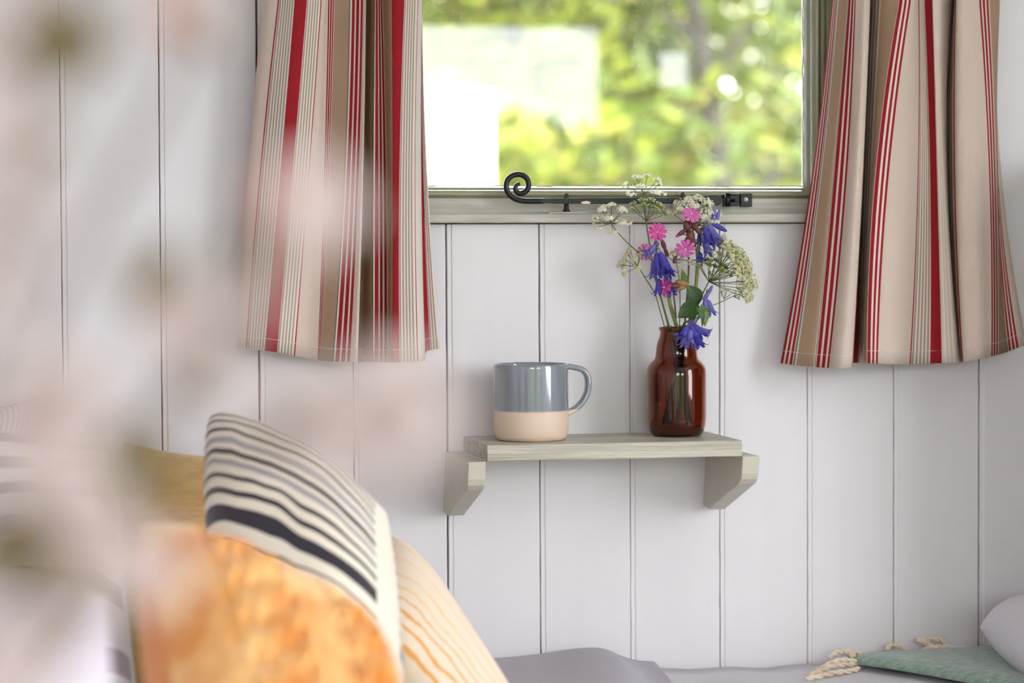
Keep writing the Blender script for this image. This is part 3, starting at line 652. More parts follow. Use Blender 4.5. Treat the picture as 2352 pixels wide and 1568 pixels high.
campion('low red campion turned left with a hairy brown calyx, above the large leaf', [(1575, 655, .07), (1584, 668, .068), (1588, 700, .062), (1584, 756, .058)],
        [(1526, 660, .078, (-.9, -.5, .05), .0090, pinkp, (1, .1, .05))],
        [(1548, 656, .078, 1, .02, .0034, 2.1, calyx), (1566, 650, .074, -1, .25, .0036, 2.2, mat('dry_calyx', (150, 110, 66), .7)), (1562, 660, .074, -1, -.1, .003, 2.2, mat('dry_calyx', (150, 110, 66), .7))], .0016, stemg)
lf = thing('leaf_sprig', 'broad dark green leaves low in the bunch above the bottle mouth', 'leaf', F(1600, 700, .065), 'wild flowers in the bottle')
p = stem_path([(1603, 702, .066), (1596, 730, .062), (1588, 757, .06)]); MB().tube(p, .0014, 7).build('stem', stemp, lf)
leaf(lf, F(1606, 702, .068), F(1557, 730, .080), .0095, (-.3, -1, .35), leafd, .12)
leaf(lf, F(1604, 700, .064), F(1578, 655, .068), .0095, (.1, -1, .1), leafd, .1)
leaf(lf, F(1592, 700, .062), F(1598, 668, .064), .007, (.1, -1, .1), leafd, .1)
leaf(lf, F(1590, 532, .055), F(1612, 518, .06), .003, (.1, -.6, 1), leafd, .3)
leaf(lf, F(1570, 660, .055), F(1566, 618, .055), .0045, (.3, -1, .1), leafm, .1)
fl_ = thing('fern_leaf', 'small feathery green leaf hanging above the right of the bottle neck', 'leaf', F(1600, 705, .075), 'wild flowers in the bottle')
MB().tube(curve([tuple(F(1598, 706, .07)), tuple(F(1612, 706, .076)), tuple(F(1618, 722, .08)), tuple(F(1616, 742, .08))], 4), .0005, 5).build('rib', leafm, fl_)
MB().tube(stem_path([(1598, 706, .07), (1594, 730, .064), (1590, 756, .06)]), .0006, 6).build('stem', stemg, fl_)
b = MB()
for i in range(9):
    f = i/8; c = F(1615+3*math.sin(f*3), 704+38*f, .079); wd = (.0075*(1-f)+.0015)
    for sg in (-1, 1):
        tp_ = c+Vector((sg*wd, -.001, -.003)); b.add([c+Vector((0, 0, .0009)), tp_, c-Vector((0, 0, .0009)), (c+tp_)/2+Vector((0, -.0006, -.001))], [(0, 3, 2), (0, 1, 3), (3, 1, 2)])
        for q in (.35, .65):
            m_ = c+(tp_-c)*q; b.add([m_, m_+Vector((sg*.001, 0, .0022)), m_+Vector((sg*.0012, 0, 0))], [(0, 1, 2)]); b.add([m_, m_+Vector((sg*.0012, 0, -.0026)), m_+Vector((sg*.0012, 0, 0))], [(0, 1, 2)])
b.build('leaflets', leafm, fl_, smooth=False)['kind'] = 'stuff'

# ------------------------------------------------------------------ bed and bedding
ZB = at(1700, 1562, .1).z; XB = .578
sheet = mat('white_sheet', (222, 220, 226), .85, bump=.3, bscale=300)
wood = mat('bed_timber', (188, 184, 172), .5, bump=.3, bscale=40)
bed = thing('bed', 'built-in bed with a white sheet along the panelled wall', 'bed', (.2, -.7, ZF))
MB().box((XL+.002, -1.50, ZF+.001), (XB-.002, -.018, ZB-.16)).build('bed_base', wood, bed, smooth=False)
bevel(MB().box((XL+.004, -1.48, ZB-.158), (XB-.004, -.012, ZB-.006)).build('mattress', sheet, bed, smooth=False), .03, 4)
b = MB(); rows = []
for j in range(41):
    y = -.006-1.48*j/40; rows.append([(XL+.004+(XB-XL-.008)*i/80, y, ZB-.004+.005*noise.noise(Vector((i*.3, y*5, 0)))-(max(0, (-1.44-y))*1.5)) for i in range(81)])
o = b.grid(rows).build('sheet', sheet, bed); o.modifiers.new('s', 'SOLIDIFY').thickness = .002

def ribbed(name, base, rib, scale, rough=.9, axis='u'):
    m = mat(name, base, rough); nt = m.node_tree; N = nt.nodes; L = nt.links
    wv = N.new('ShaderNodeTexWave'); wv.inputs['Scale'].default_value = scale; wv.bands_direction = 'DIAGONAL'; tc = N.new('ShaderNodeTexCoord'); L.new(tc.outputs['UV'], wv.inputs[0])
    cr = N.new('ShaderNodeValToRGB'); cr.color_ramp.elements[0].color = (*lin(rib), 1); cr.color_ramp.elements[1].color = (*lin(base), 1); L.new(wv.outputs[0], cr.inputs[0]); L.new(cr.outputs[0], N['Principled BSDF'].inputs['Base Color'])
    bp = N.new('ShaderNodeBump'); bp.inputs['Strength'].default_value = .4; bp.inputs['Distance'].default_value = .001; L.new(wv.outputs[0], bp.inputs['Height']); L.new(bp.outputs[0], N['Principled BSDF'].inputs['Normal'])
    return m
def band_mat(name, ground, line, stops, wob=.03, wscale=3, along=1, line2=None, bd=.055):
    """stripes across one UV axis: stops = list of (pos, colour index)"""
    m = mat(name, ground, .9, sheen=.2); nt = m.node_tree; N = nt.nodes; L = nt.links; tc = N.new('ShaderNodeTexCoord'); sp = N.new('ShaderNodeSeparateXYZ'); L.new(tc.outputs['UV'], sp.inputs[0])
    ns = N.new('ShaderNodeTexNoise'); ns.inputs['Scale'].default_value = wscale; ns.inputs['Detail'].default_value = 2; L.new(tc.outputs['UV'], ns.inputs[0])
    ma = N.new('ShaderNodeMath'); ma.operation = 'MULTIPLY_ADD'; ma.inputs[1].default_value = wob; L.new(ns.outputs[0], ma.inputs[0]); L.new(sp.outputs[along], ma.inputs[2])
    cr = N.new('ShaderNodeValToRGB'); cr.color_ramp.interpolation = 'CONSTANT'; el = cr.color_ramp.elements
    cols = [lin(ground), lin(line), lin(line2 or line)]
    el[0].position = 0; el[0].color = (*cols[0], 1); el[1].position = stops[0][0]; el[1].color = (*cols[stops[0][1]], 1)
    for p_, c_ in stops[1:]:
        e = el.new(p_); e.color = (*cols[c_], 1)
    L.new(ma.outputs[0], cr.inputs[0])
    # plain border near the seams
    a1 = N.new('ShaderNodeMath'); a1.operation = 'PINGPONG'; a1.inputs[1].default_value = .5; L.new(sp.outputs[1-along], a1.inputs[0])
    gt = N.new('ShaderNodeMath'); gt.operation = 'GREATER_THAN'; gt.inputs[1].default_value = bd; L.new(a1.outputs[0], gt.inputs[0])
    mx = N.new('ShaderNodeMix'); mx.data_type = 'RGBA'; mx.inputs[6].default_value = (*cols[0], 1); L.new(gt.outputs[0], mx.inputs[0]); L.new(cr.outputs[0], mx.inputs[7]); L.new(mx.outputs[2], N['Principled BSDF'].inputs['Base Color'])
    n2 = N.new('ShaderNodeTexNoise'); n2.inputs['Scale'].default_value = 260; bp = N.new('ShaderNodeBump'); bp.inputs['Strength'].default_value = .35; bp.inputs['Distance'].default_value = .001
    L.new(tc.outputs['UV'], n2.inputs[0]); L.new(n2.outputs[0], bp.inputs['Height']); L.new(bp.outputs[0], N['Principled BSDF'].inputs['Normal'])
    return m
def cushion(name, label, cat, C, T, mt, back=None, n=30, relief=None, pinch=.06, piping=None, T2=None, pw=.5, fringe=None):
    """C = corners A,B,C,D (u to the right along AB, v along AD); T = half thickness of the front, T2 of the back"""
    A, B, C_, D = [Vector(c) for c in C]; cen = (A+B+C_+D)/4; nrm = (B-A).cross(D-A).normalized()
    if nrm.dot(CAM-cen) < 0: nrm = -nrm
    T2 = T if T2 is None else T2
    root = thing(name, label, cat, cen-nrm*0)
    def pt(u, v, sgn):
        a, c = 2*u-1, 2*v-1
        uu = u+(.5-u)*pinch*(1-c*c)*abs(a)*1.0 if False else .5+(u-.5)*(1-pinch*(1-c*c)); vv = .5+(v-.5)*(1-pinch*(1-a*a))
        p = A*(1-uu)*(1-vv)+B*uu*(1-vv)+C_*uu*vv+D*(1-uu)*vv
        h = (max(0, (1-a**4)*(1-c**4)))**pw
        h2 = h*(1+.05*noise.noise(Vector((u*3, v*3, sgn))))
        q = p+nrm*(sgn*(T if sgn > 0 else T2)*h2)
        if relief and sgn > 0: q += nrm*relief(u, v)*h
        return q
    for sgn, nm, mm in ((1, 'front_cover', mt), (-1, 'back_cover', back or mt)):
        P = [[pt(.5-.5*math.cos(math.pi*i/n) if not relief else i/n, .5-.5*math.cos(math.pi*j/n) if not relief else j/n, sgn) for i in range(n+1)] for j in range(n+1)]
        uv = [((.5-.5*math.cos(math.pi*i/n)) if not relief else i/n, (.5-.5*math.cos(math.pi*j/n)) if not relief else j/n) for j in range(n+1) for i in range(n+1)]
        b = MB().grid(P, 0, uv)
        if sgn < 0: b.F = [f[::-1] for f in b.F]
        b.build(nm, mm, root)
    if piping:
        e = [pt(i/20, 0, 1) for i in range(20)]+[pt(1, i/20, 1) for i in range(20)]+[pt(1-i/20, 1, 1) for i in range(20)]+[pt(0, 1-i/20, 1) for i in range(21)]
        MB().tube(e, piping[0], 6).build('piping', piping[1], root)
    return root
ink = (38, 32, 44)
def bandbw(nm, BW_BD, BW_WOB):
    return band_mat(nm, (236, 226, 208), ink, [(0.0336, 2), (0.042, 0), (0.0672, 1), (0.0756, 0), (0.1008, 1), (0.112, 0), (0.1344, 1), (0.1484, 0), (0.1736, 1), (0.1876, 0), (0.2128, 2), (0.2352, 0), (0.2576, 1), (0.2744, 0), (0.2912, 2), (0.3108, 0), (0.336, 1), (0.3528, 0), (0.3864, 1), (0.4032, 0), (0.4368, 1), (0.4872, 0), (0.5292, 1), (0.5376, 0), (0.6, 1), (0.62, 0), (0.7, 1), (0.75, 0), (0.85, 1), (0.88, 0)], BW_WOB, 2.2, 1, (160, 156, 160), BW_BD)
bw = bandbw('black_cream_stripe', .035, .09)
bwb = bandbw('black_cream_back', .006, .06)
cushion('cushion', 'cream cushion with black wavy stripes, behind the orange cushion', 'cushion',
        [atz(484, 966, 2.17), atz(888, 1178, 2.05), atz(890, 1850, 1.84), atz(545, 1790, 1.89)], .078, bw, back=bwb, T2=.10, pinch=-.10)
oc = band_mat('cream_orange_stripe', (243, 224, 200), (232, 168, 88), [(.12, 2), (.135, 0), (.22, 2), (.23, 0), (.34, 2), (.35, 0), (.46, 2), (.475, 0), (.55, 2), (.565, 0), (.63, 1), (.645, 0), (.71, 1), (.73, 0), (.79, 1), (.82, 0), (.88, 1), (.92, 0)], .10, 7, 1, (244, 200, 146))
cushion('cushion', 'pale cream cushion with thin orange stripes, rightmost of the cushions', 'cushion',
        [atz(885, 1225, 2.26), atz(1225, 1790, 2.16), atz(1080, 1810, 2.03), atz(760, 1500, 2.12)], .055, oc, T2=.06, pinch=-.02)
orange = mat('orange_wool', (232, 150, 60), .9, col2=(210, 122, 36), vscale=9, sheen=.3, bump=.5, bscale=150)
orangel = mat('orange_knit', (246, 202, 134), .9, col2=(216, 138, 54), vscale=24, sheen=.3, bump=.4, bscale=160)
def knit(u, v):
    k_ = .0055*math.sin(v*70+2*math.sin(u*30))*math.sin(u*60) if (.12 < u < .42 or .6 < u < .85) else .001*math.sin(u*90)
    return k_
cushion('cushion', 'orange cushion with a knotted knitted front, nearest of the cushions', 'cushion',
        [atz(325, 1200, 1.60), atz(850, 1475, 1.64), atz(1010, 2380, 1.37), atz(560, 2340, 1.33)], .060, orangel, back=orange, T2=.07, relief=knit, n=110, pinch=-.02)
must = mat('mustard_wool', (208, 172, 104), .95, col2=(196, 152, 84), vscale=40, bump=.8, bscale=120, sheen=.3, stretch=(1, 1, 3))
cushion('cushion', 'small mustard yellow cushion behind the striped one by the wall', 'cushion',
        [atz(283, 1012, 2.34), atz(560, 1050, 2.30), atz(585, 1700, 2.21), atz(300, 1690, 2.24)], .045, must, pinch=.04)
lil = band_mat('lilac_white_stripe', (226, 224, 228), (160, 148, 158), [(.06, 1), (.12, 0), (.18, 1), (.23, 0), (.28, 1), (.32, 0), (.39, 2), (.45, 0), (.56, 1), (.63, 0), (.76, 1), (.83, 0)], .08, 1.6, 1, (196, 186, 200))
cushion('pillow', 'white pillow with soft lilac-grey stripes left of the mustard cushion', 'pillow',
        [atz(-60, 990, 2.2), atz(262, 1030, 2.22), atz(340, 1790, 1.98), atz(-60, 1790, 1.94)], .05, lil, pinch=.05)
rb = ribbed('fine_ribbed_cotton', (214, 208, 212), (178, 170, 176), 22)
cushion('pillow', 'pale ribbed pillow at the left edge behind the blossom', 'pillow',
        [atz(-420, 1010, 2.25), atz(95, 905, 2.47), atz(130, 1640, 2.36), atz(-420, 1640, 2.2)], .05, rb, pinch=.05)
cushion('pillow', 'white cotton pillow at bottom left, nearest the camera', 'pillow',
        [atz(-420, 1240, 1.35), atz(250, 1380, 1.36), atz(330, 2480, 1.20), atz(-420, 2480, 1.17)], .06, mat('pillow_cotton', (214, 207, 219), .85, bump=.3, bscale=60), pinch=.03)
cup = thing('blocker', 'brown timber cupboard added unseen past the right edge to shade the wall corner', 'blocker', (.98, -.2, ZF))  # unseen block, sized and coloured to darken the lower right of the wall
bevel(MB().box((.590, -.34, ZF+.001), (1.318, -.018, .26)).build('blocker_body', mat('blocker_timber', (112, 86, 66), .6, col2=(88, 66, 48), vscale=4, stretch=(8, 8, 1)), cup, smooth=False), .003)
# folded grey cover and the white pillow on the right
b = MB(); rows = []; uv = []
prof_px = [(1040, 1540), (1150, 1526), (1250, 1516), (1300, 1502), (1340, 1494), (1380, 1491), (1405, 1496), (1430, 1518), (1465, 1540), (1500, 1566), (1520, 1580)]
for j in range(15):
    f = j/14; row = []
    for i, (px, py) in enumerate(prof_px):
        d0 = .03+.42*f; base = at(px, 1500, .06); top_z = at(px, py, .06).z
        h = max(.0, (top_z-ZB-.004))*(math.sin(math.pi*min(1, .15+f*.9))**.6 if f < .95 else .25)
        row.append((base.x-.05*f, -d0, ZB+.006+h)); uv.append((i/10, f*1.4))
    rows.append(row)
b.grid(rows, 0, uv); gq = b.build('folded_blanket', ribbed('grey_ribbed_cotton', (206, 202, 210), (170, 166, 176), 38))
gq.modifiers.new('sub', 'SUBSURF').levels = 2; gq.modifiers['sub'].render_levels = 2; gq.modifiers.new('s', 'SOLIDIFY').thickness = .006
tag(gq, 'pale grey ribbed cotton cover rumpled on the bed under the shelf', 'blanket')
cushion('pillow', 'plain white pillow at the bottom right corner', 'pillow', [Vector((.452, -.12, ZB+.050)), Vector((.570, -.09, ZB+.055)), Vector((.570, -.50, ZB+.055)), Vector((.450, -.47, ZB+.050))], .045, sheet, pinch=-.08)
# green wool blanket with cream tassels
green = mat('green_wool', (134, 160, 142), 1, col2=(104, 132, 116), vscale=120, bump=1, bscale=220, sheen=.5, stretch=(1, 1, 1))
gb = thing('throw_blanket', 'soft green wool blanket with cream tassels folded on the bed by the wall', 'blanket', at(2150, 1560, .1))
b = MB(); rows = []; xA = at(1958, 1500, .03).x; H = at(2150, 1496, .04).z-ZB-.004; NI, NJ = 44, 22
for j in range(NJ+1):
    f = j/NJ; row = []
    xl = xA+.16*max(0, f-.12)**.8; d0 = .022+.36*f
    for i in range(NI+1):
        g_ = (i/NI)**1.4; x = xl+(XB-.012-xl)*g_
        ed = min((x-xl)/.022, f*.36/.012 if f < .5 else (1-f)*.36/.02, 1)
        hh = H*(max(0, 1-(1-ed)**2)**.5)*(.80+.20*min(1, (x-xl)/.10))+.0022*noise.noise(Vector((x*22, d0*16, 0)))*ed
        row.append((x, -d0, ZB+.004+hh))
    rows.append(row)
b.grid(rows); o = b.build('wool_cloth', green, gb); so = o.modifiers.new('s', 'SOLIDIFY'); so.thickness = .004
yarn = mat('cream_yarn', (232, 216, 194), 1, col2=(212, 190, 164), vscale=80, bump=.8, bscale=200, sheen=.4)
tas = [[(1965, 1530, .05), (1935, 1530, .06), (1905, 1534, .07), (1880, 1545, .075), (1858, 1556, .08)], [(1968, 1524, .05), (1940, 1518, .05), (1912, 1524, .055), (1885, 1538, .06), (1868, 1546, .06)],
       [(1962, 1512, .04), (1945, 1500, .035), (1925, 1500, .035), (1905, 1512, .04)], [(1972, 1538, .06), (1950, 1544, .07), (1915, 1548, .08), (1878, 1556, .09), (1850, 1562, .095)],
       [(1990, 1504, .03), (1965, 1502, .025), (1940, 1498, .022)], [(2095, 1500, .03), (2080, 1496, .025), (2062, 1488, .022), (2044, 1488, .022), (2036, 1498, .024)],
       [(2150, 1500, .03), (2140, 1490, .025), (2120, 1478, .022), (2106, 1474, .022)], [(2180, 1500, .03), (2172, 1488, .022), (2160, 1474, .018), (2130, 1474, .018), (2108, 1474, .02)],
       [(2120, 1500, .03), (2140, 1492, .028), (2170, 1492, .028), (2200, 1497, .03)], [(2190, 1500, .03), (2215, 1494, .026), (2235, 1497, .026)], [(2270, 1500, .03), (2280, 1482, .02), (2300, 1468, .012), (2322, 1452, .008)]]
for q in tas:
    cv_ = curve([tuple(at(x, y-(5 if x > 2000 else 3), d)) for x, y, d in q], 12); b = MB()
    for ph in (0, math.pi):                # two plies twisted together
        pts = []
        for i, p in enumerate(cv_):
            tt = (cv_[min(i+1, len(cv_)-1)]-cv_[max(i-1, 0)]).normalized(); a_ = tt.orthogonal().normalized() if False else (Vector((0, 1, 0))-tt*tt.y).normalized(); bb_ = tt.cross(a_); th = i*.42+ph
            pts.append(p+(a_*math.cos(th)+bb_*math.sin(th))*.0014)
        b.tube(pts, [.0019*(1 if i < len(pts)-6 else .5+.5*(len(pts)-i)/6) for i in range(len(pts))], 7)
    b.build('tassel', yarn, gb)

# ------------------------------------------------------------------ foreground blossom, very near the lens
petalm = leafmat('blossom_petal', (228, 217, 216), (224, 203, 202), .45)
twig = mat('blossom_twig', (128, 112, 100), .8, var=.3, vscale=60)
blg = leafmat('blossom_leaf', (104, 104, 44), (112, 80, 48), .2)
bpk = leafmat('blossom_bud', (214, 150, 140), (190, 120, 90), .3)
PET = None
def petal_mesh(r):
    rows = []
    for i in range(6):
        f = i/5; w_ = .5*r*math.sin(math.pi*(f*.82+.09))**.8; rows.append([(f*r, -w_, .18*r*f*f+.06*r), (f*r, 0, .18*r*f*f), (f*r, w_, .18*r*f*f+.06*r)])
    me = bpy.data.meshes.new('petal'); V = [v for rw in rows for v in rw]; me.from_pydata(V, [], [(i*3+j, i*3+j+1, (i+1)*3+j+1, (i+1)*3+j) for i in range(5) for j in range(2)]); me.materials.append(petalm)
    for p in me.polygons: p.use_smooth = True
    return me
PET = petal_mesh(.0095)
cen_b = MB().ball((0, 0, .0008), .0016, (0, 0, 1), 6, 4); 
cme = None
def blossom(root, p, nrm, s=1.0):
    p = Vector(p); nrm = Vector(nrm).normalized()
    cup = MB().ball(p-nrm*.002*s, .0022*s, nrm, 8, 5, long=1.3).build('blossom', blg, root, loc=p)
    q = nrm.to_track_quat('Z', 'Y').to_matrix().to_4x4(); off = random.random()*6
    for i in range(5):
        o = bpy.data.objects.new('petal', PET); COL.objects.link(o); o.parent = cup
        o.matrix_basis = q @ Matrix.Rotation(off+i*2*math.pi/5, 4, 'Z') @ Matrix.Rotation(-R(random.uniform(10, 35)), 4, 'Y') @ Matrix.Scale(s, 4)
    b = MB()
    a = nrm.orthogonal().normalized(); b2 = nrm.cross(a)
    for i in range(7):
        th = i*.9; b.tube([p, p+nrm*.005*s+(a*math.cos(th)+b2*math.sin(th))*.003*s], .0002, 3)
    b.build('stamens', fcream, cup)
def branch(label, path, z, bl, lv, pk=()):
    t = thing('blossom_branch', label, 'branch', atz(path[0][0], path[0][1], z), 'blossom branches close to the lens')
    pp_ = curve([tuple(atz(x, y, z+dz)) for x, y, dz in path], 6); n_ = len(pp_)
    MB().tube(pp_, [.0022-.0013*i/n_ for i in range(n_)], 8).build('twig', twig, t)
    for (x, y, dz, s) in bl:
        p = atz(x, y, z+dz); blossom(t, p, (random.uniform(-.7, .7), -1, random.uniform(-.4, .7)), s)
        j = min(pp_, key=lambda q: (q-p).length); MB().tube(curve([tuple(j), tuple((j+p)/2+Vector((0, 0, .003))), tuple(p)], 3), .0005, 5).build('blossom_stalk', blg, t)
    for (x, y, x2, y2, dz, w_) in lv:
        x2 += (x2-x)*.35; y2 += (y2-y)*.35; leaf(t, atz(x, y, z+dz), atz(x2, y2, z+dz+.01), w_*1.9, -FW+Vector((random.uniform(-.4, .4), 0, .3)), blg, .12)
    for (x, y, x2, y2, dz, w_) in pk:
        leaf(t, atz(x, y, z+dz), atz(x2, y2, z+dz+.01), w_, -FW, bpk, .12, name='bud_scale')
branch('blurred pink blossom twig reaching furthest right, in front of the left curtain', [(150, 1250, 0), (330, 1000, 0), (480, 780, 0), (620, 600, 0), (730, 480, 0)], .54,
       [(725, 455, 0, 1.1), (770, 520, .01, .9), (690, 520, -.01, .9), (560, 690, .0, .8), (440, 745, .0, 1.0), (500, 820, .02, .9), (640, 410, .02, .5)], [(360, 700, 390, 590, 0, .004), (330, 720, 350, 640, 0, .003), (560, 600, 620, 560, 0, .003)], [(380, 700, 440, 790, .0, .007), (600, 480, 690, 430, 0, .005)])
branch('blurred blossom twig across the wall at the height of the shelf', [(100, 1330, 0), (300, 1200, 0), (520, 1050, 0), (720, 960, 0), (900, 900, 0)], .56,
       [(890, 900, 0, 1.2), (830, 980, .0, 1.2), (950, 960, .01, 1.1), (740, 900, 0, 1.0), (760, 1010, .02, 1.1), (640, 960, .01, .8), (880, 1040, .02, .8)], [(430, 940, 470, 860, 0, .004), (700, 980, 620, 1000, 0, .0025)])
branch('blurred blossom twig at top left', [(-60, 900, 0), (20, 600, 0), (80, 330, 0), (130, 120, 0), (170, -80, 0)], .52,
       [(30, 280, 0, 1.0), (20, 420, 0, 1.0), (80, 480, .01, .7), (-20, 150, 0, 1.0), (60, -20, 0, .9), (10, 560, .01, .9), (-10, 700, .0, .8)], [(150, 200, 120, 40, 0, .005), (140, 60, 230, 120, 0, .004), (60, 330, 150, 330, 0, .002)])
branch('blurred pale twig slanting up through the top of the frame', [(30, 1000, 0), (150, 640, 0), (290, 380, 0), (400, 170, 0), (470, -60, 0)], .60,
       [(440, 20, 0, .8), (400, -60, 0, .9), (510, 60, .02, .4)], [(410, 60, 470, 110, .02, .0022)], [(380, -20, 470, 70, 0, .008)])
branch('blurred blossom twig at left centre, in front of the pillows', [(-100, 1500, 0), (0, 1300, 0), (90, 1120, 0), (150, 980, 0), (175, 900, 0)], .50,
       [(140, 960, 0, 1.0), (165, 890, 0, .9), (100, 880, .01, .9), (60, 1050, 0, 1.0), (20, 930, .01, .8)], [(305, 1160, 290, 1010, .1, .005), (60, 1330, 20, 1200, 0, .006), (40, 1250, 110, 1300, 0, .005)])
branch('blurred blossom twig at bottom left corner', [(-60, 1750, 0), (60, 1620, 0), (180, 1480, 0), (280, 1370, 0), (350, 1290, 0)], .48,
       [(345, 1300, .01, .9), (250, 1280, 0, 1.0), (190, 1190, .01, .9), (60, 1500, 0, 1.1), (120, 1440, .01, .9), (10, 1580, 0, 1.0), (180, 1130, 0, .8)], [(160, 1420, 160, 1320, 0, .004), (130, 1500, 40, 1560, .0, .004)])

# ------------------------------------------------------------------ outdoors
grass = mat('grass_ground', (80, 100, 46), 1, col2=(60, 80, 34), vscale=2)
structure(MB().box((-20, .5, -1.75), (22, 34, -1.7)).build('ground_front', grass, smooth=False))
structure(MB().box((-20, -30, -1.75), (22, -3.8, -1.7)).build('ground_rear', grass, smooth=False))
shedm = mat('shed_white', (240, 240, 240), .6)
sh = thing('garden_shed', 'plain white shed outside at lower left of the window', 'shed', atz(1000, 900, 7.5)+Vector((0, 0, -.0)))
a = at(1133, 250, -4.2); z1 = at(1133, 238, -4.2).z; z2 = at(970, 212, -4.2).z; x0 = a.x-2.4
sl_ = (z2-z1)/(a.x-at(970, 212, -4.2).x)
b = MB(); V = [(x0, 4.2, -1.7), (a.x, 4.2, -1.7), (a.x, 4.2, z1), (x0, 4.2, z1+sl_*2.4), (x0, 6.2, -1.7), (a.x, 6.2, -1.7), (a.x, 6.2, z1), (x0, 6.2, z1+sl_*2.4)]
b.add(V, [(0, 1, 2, 3), (5, 4, 7, 6), (1, 5, 6, 2), (4, 0, 3, 7)]); b.build('wall_boards', shedm, sh, smooth=False)
b = MB().add([(x0, 4.18, z1+sl_*2.4+.005), (a.x+.0, 4.18, z1+.005), (a.x+.0, 6.25, z1+.005), (x0, 6.25, z1+sl_*2.4+.005), (x0, 4.18, z1+sl_*2.4+.03), (a.x, 4.18, z1+.03), (a.x, 6.25, z1+.03), (x0, 6.25, z1+sl_*2.4+.03)], [(0, 3, 2, 1), (4, 5, 6, 7), (0, 1, 5, 4), (1, 2, 6, 5), (2, 3, 7, 6), (3, 0, 4, 7)])
b.build('roof', shedm, sh, smooth=False)
bark = mat('tree_bark', (70, 62, 54), .9, var=.3, vscale=3)
lmats = [leafmat('foliage_lime', (146, 152, 48), (122, 136, 38), .45), leafmat('foliage_green', (102, 118, 40), (82, 102, 34), .4), leafmat('foliage_gold', (166, 158, 80), (146, 142, 60), .45), leafmat('foliage_dark', (56, 76, 40), (44, 64, 32), .3)]
def tree(label, x, y, h, spread, nl, mi, trunk=.09, lean=0, zlo=-1.0, seed=1):
    rnd = random.Random(seed)
    t = thing('tree', label, 'tree', (x, y, -1.7), 'trees seen through the window')
    tp = [(x, y, -1.7), (x+lean*.3, y, -.5), (x+lean*.7, y+.05, .8), (x+lean, y, h*.55), (x+lean*1.1, y, h*.8)]
    pth = curve(tp, 5); MB().tube(pth, [trunk*(1-.65*i/len(pth)) for i in range(len(pth))], 10).build('trunk', bark, t)
    br = MB()
    for i in range(12):
        s = pth[int(len(pth)*(.3+.65*i/12))]; e = s+Vector((rnd.uniform(-1, 1)*spread*.7, rnd.uniform(-1, 1)*spread*.6, rnd.uniform(.1, .8)*spread*.6))
        br.tube(curve([tuple(s), tuple((s+e)/2+Vector((0, 0, .08))), tuple(e)], 3), [.03, .025, .022, .018, .014, .01, .008], 5)
    br.build('branches', bark, t)['kind'] = 'stuff'
    b = MB(); V = []; Fc = []; I = []
    cl = [(Vector((x+lean*.6+rnd.gauss(0, .45)*spread, y+rnd.gauss(0, .4)*spread, rnd.uniform(zlo, h)))) for _ in range(60)]
    for i in range(nl):
        c = cl[rnd.randrange(len(cl))]; p = c+Vector((rnd.gauss(0, .16), rnd.gauss(0, .16), rnd.gauss(0, .12)))*spread
        a1 = Vector((rnd.gauss(0, 1), rnd.gauss(0, 1), rnd.gauss(0, .6))).normalized(); a2 = a1.orthogonal().normalized(); s = rnd.uniform(.03, .06)*(1 if h < 3 and spread < 1.2 else 1.5)
        o = len(V); V += [p-a1*s, p+a2*s*.5, p+a1*s, p-a2*s*.5]; Fc.append((o, o+1, o+2, o+3)); I.append(mi[rnd.randrange(len(mi))] if rnd.random() < .3 else mi[hash((round(c.x*9), round(c.z*9))) % len(mi)])
    b.V = V; b.F = Fc; b.I = I; b.UV = [(0, 0)]*len(V); b.build('foliage', lmats, t, smooth=False)['kind'] = 'stuff'
def tx(px, d): return at(px, 300, -d).x
tree('lime green young tree outside behind the top left of the window', tx(1150, 8), 8, 2.6, 1.5, 9000, [0, 0, 2, 1], .05, .2, .0, seed=2)
tree('leafy tree outside seen right of the white shed', tx(1400, 9), 9, 2.2, 1.1, 9000, [0, 1, 2, 0], .05, -.1, -1.4, seed=3)
tree('tree with a dark leaning trunk outside at right centre of the window', tx(1640, 10), 10, 2.6, 1.0, 2600, [1, 0, 2], .12, -.28, -.2, seed=4)
tree('slender trunk tree outside near the right side of the window', tx(1760, 11), 11, 2.8, 1.0, 2400, [0, 1, 2], .075, .08, -.4, seed=5)
tree('bushy green tree outside at the right edge of the window', tx(1900, 9.5), 9.5, 2.4, .9, 6000, [0, 1, 3], .05, .0, -1.4, seed=6)
tree('pale gold tree far outside behind the others', tx(1380, 15), 15, 3.4, 1.6, 8000, [2, 0, 2, 0], .09, .2, -1.5, seed=7)
tree('tall pale tree far outside at left behind the shed', tx(1000, 16), 16, 4.2, 2.4, 14000, [2, 0, 0, 1], .09, .2, -1.0, seed=12)
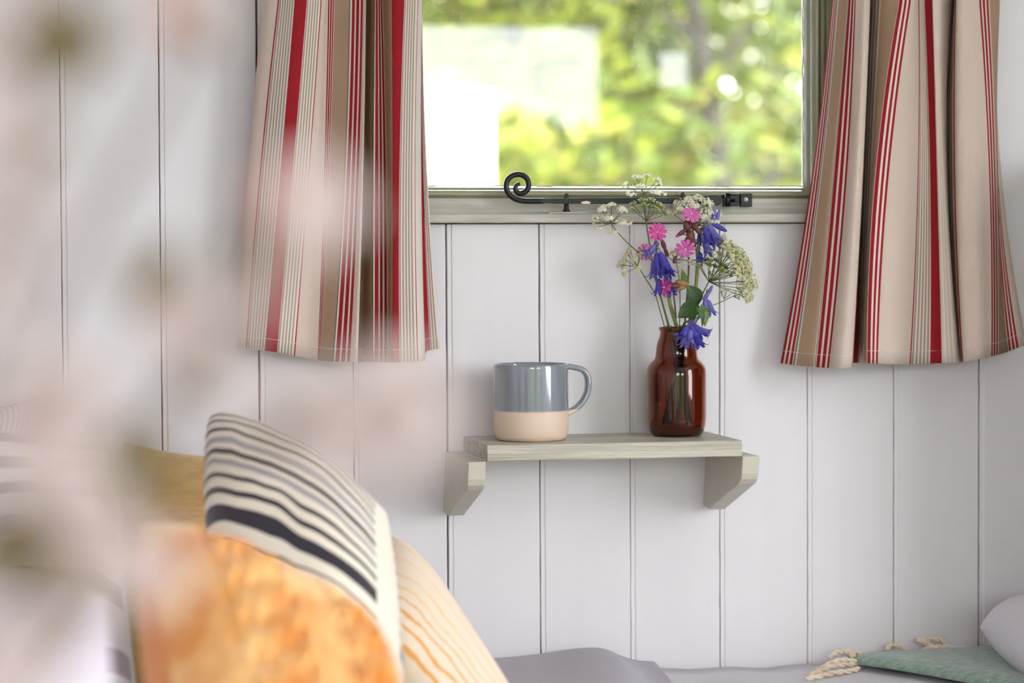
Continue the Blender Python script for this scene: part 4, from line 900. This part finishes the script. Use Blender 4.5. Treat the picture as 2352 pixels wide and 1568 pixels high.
tree('tall lime tree far outside at centre of the window', tx(1240, 17), 17, 4.2, 1.8, 12000, [0, 0, 1, 2], .09, -.2, -1.2, seed=13)
tree('tall tree far outside at right of the window', tx(2080, 17), 17, 4.0, 1.1, 4500, [0, 1, 1, 2], .08, .2, -1.2, seed=14)
tree('dark green undergrowth tree outside low at the bottom of the window', tx(1350, 12), 12, .7, 2.2, 9000, [1, 3, 1, 0], .05, .0, -1.6, seed=8)
lmats += [leafmat('hedge_leaf', (186, 208, 146), (170, 196, 130), .4), leafmat('hedge_leaf_dark', (150, 182, 120), (130, 160, 100), .4)]
def bare(label, px, d, rad, lean, seed):
    x = tx(px, d)-lean*.68
    tree(label, x, d, 3.6, .9, 1500, [0, 1], rad, lean, 1.7, seed)
bare('bare brown trunk leaning left outside, right of the small pane reflection', 1640, 7.5, .062, -.5, 21)
bare('thin pale brown trunk outside near the right edge of the glass', 1765, 9, .05, .1, 22)
# hedge seen from the rear door
def hedge(x0, x1, y, h, nl, seed):
    rnd = random.Random(seed); t = thing('hedge', 'clipped green hedge behind the hut', 'hedge', ((x0+x1)/2, y, -1.7))
    MB().box((x0, y-.6, -1.7), (x1, y+.4, h-.2)).build('twiggy_core', lmats[5], t, smooth=False)
    b = MB(); V = []; Fc = []; I = []
    for i in range(nl):
        p = Vector((rnd.uniform(x0, x1), y+.45+rnd.gauss(0, .08), rnd.uniform(-1.7, h)))
        if rnd.random() < .3: p = Vector((p.x, y+rnd.uniform(-.6, .5), h-.15+rnd.gauss(0, .08)))
        a1 = Vector((rnd.gauss(0, 1), rnd.gauss(0, .5), rnd.gauss(0, 1))).normalized(); a2 = a1.orthogonal().normalized(); s = rnd.uniform(.05, .09)
        o = len(V); V += [p-a1*s, p+a2*s*.5, p+a1*s, p-a2*s*.5]; Fc.append((o, o+1, o+2, o+3)); I.append(rnd.randrange(2)+4)
    b.V = V; b.F = Fc; b.I = I; b.UV = [(0, 0)]*len(V); b.build('foliage', lmats, t, smooth=False)['kind'] = 'stuff'
hedge(-3, 6, -9.5, .85, 9000, 9)

for o in bpy.data.objects:
    if '_w' in o: del o['_w']
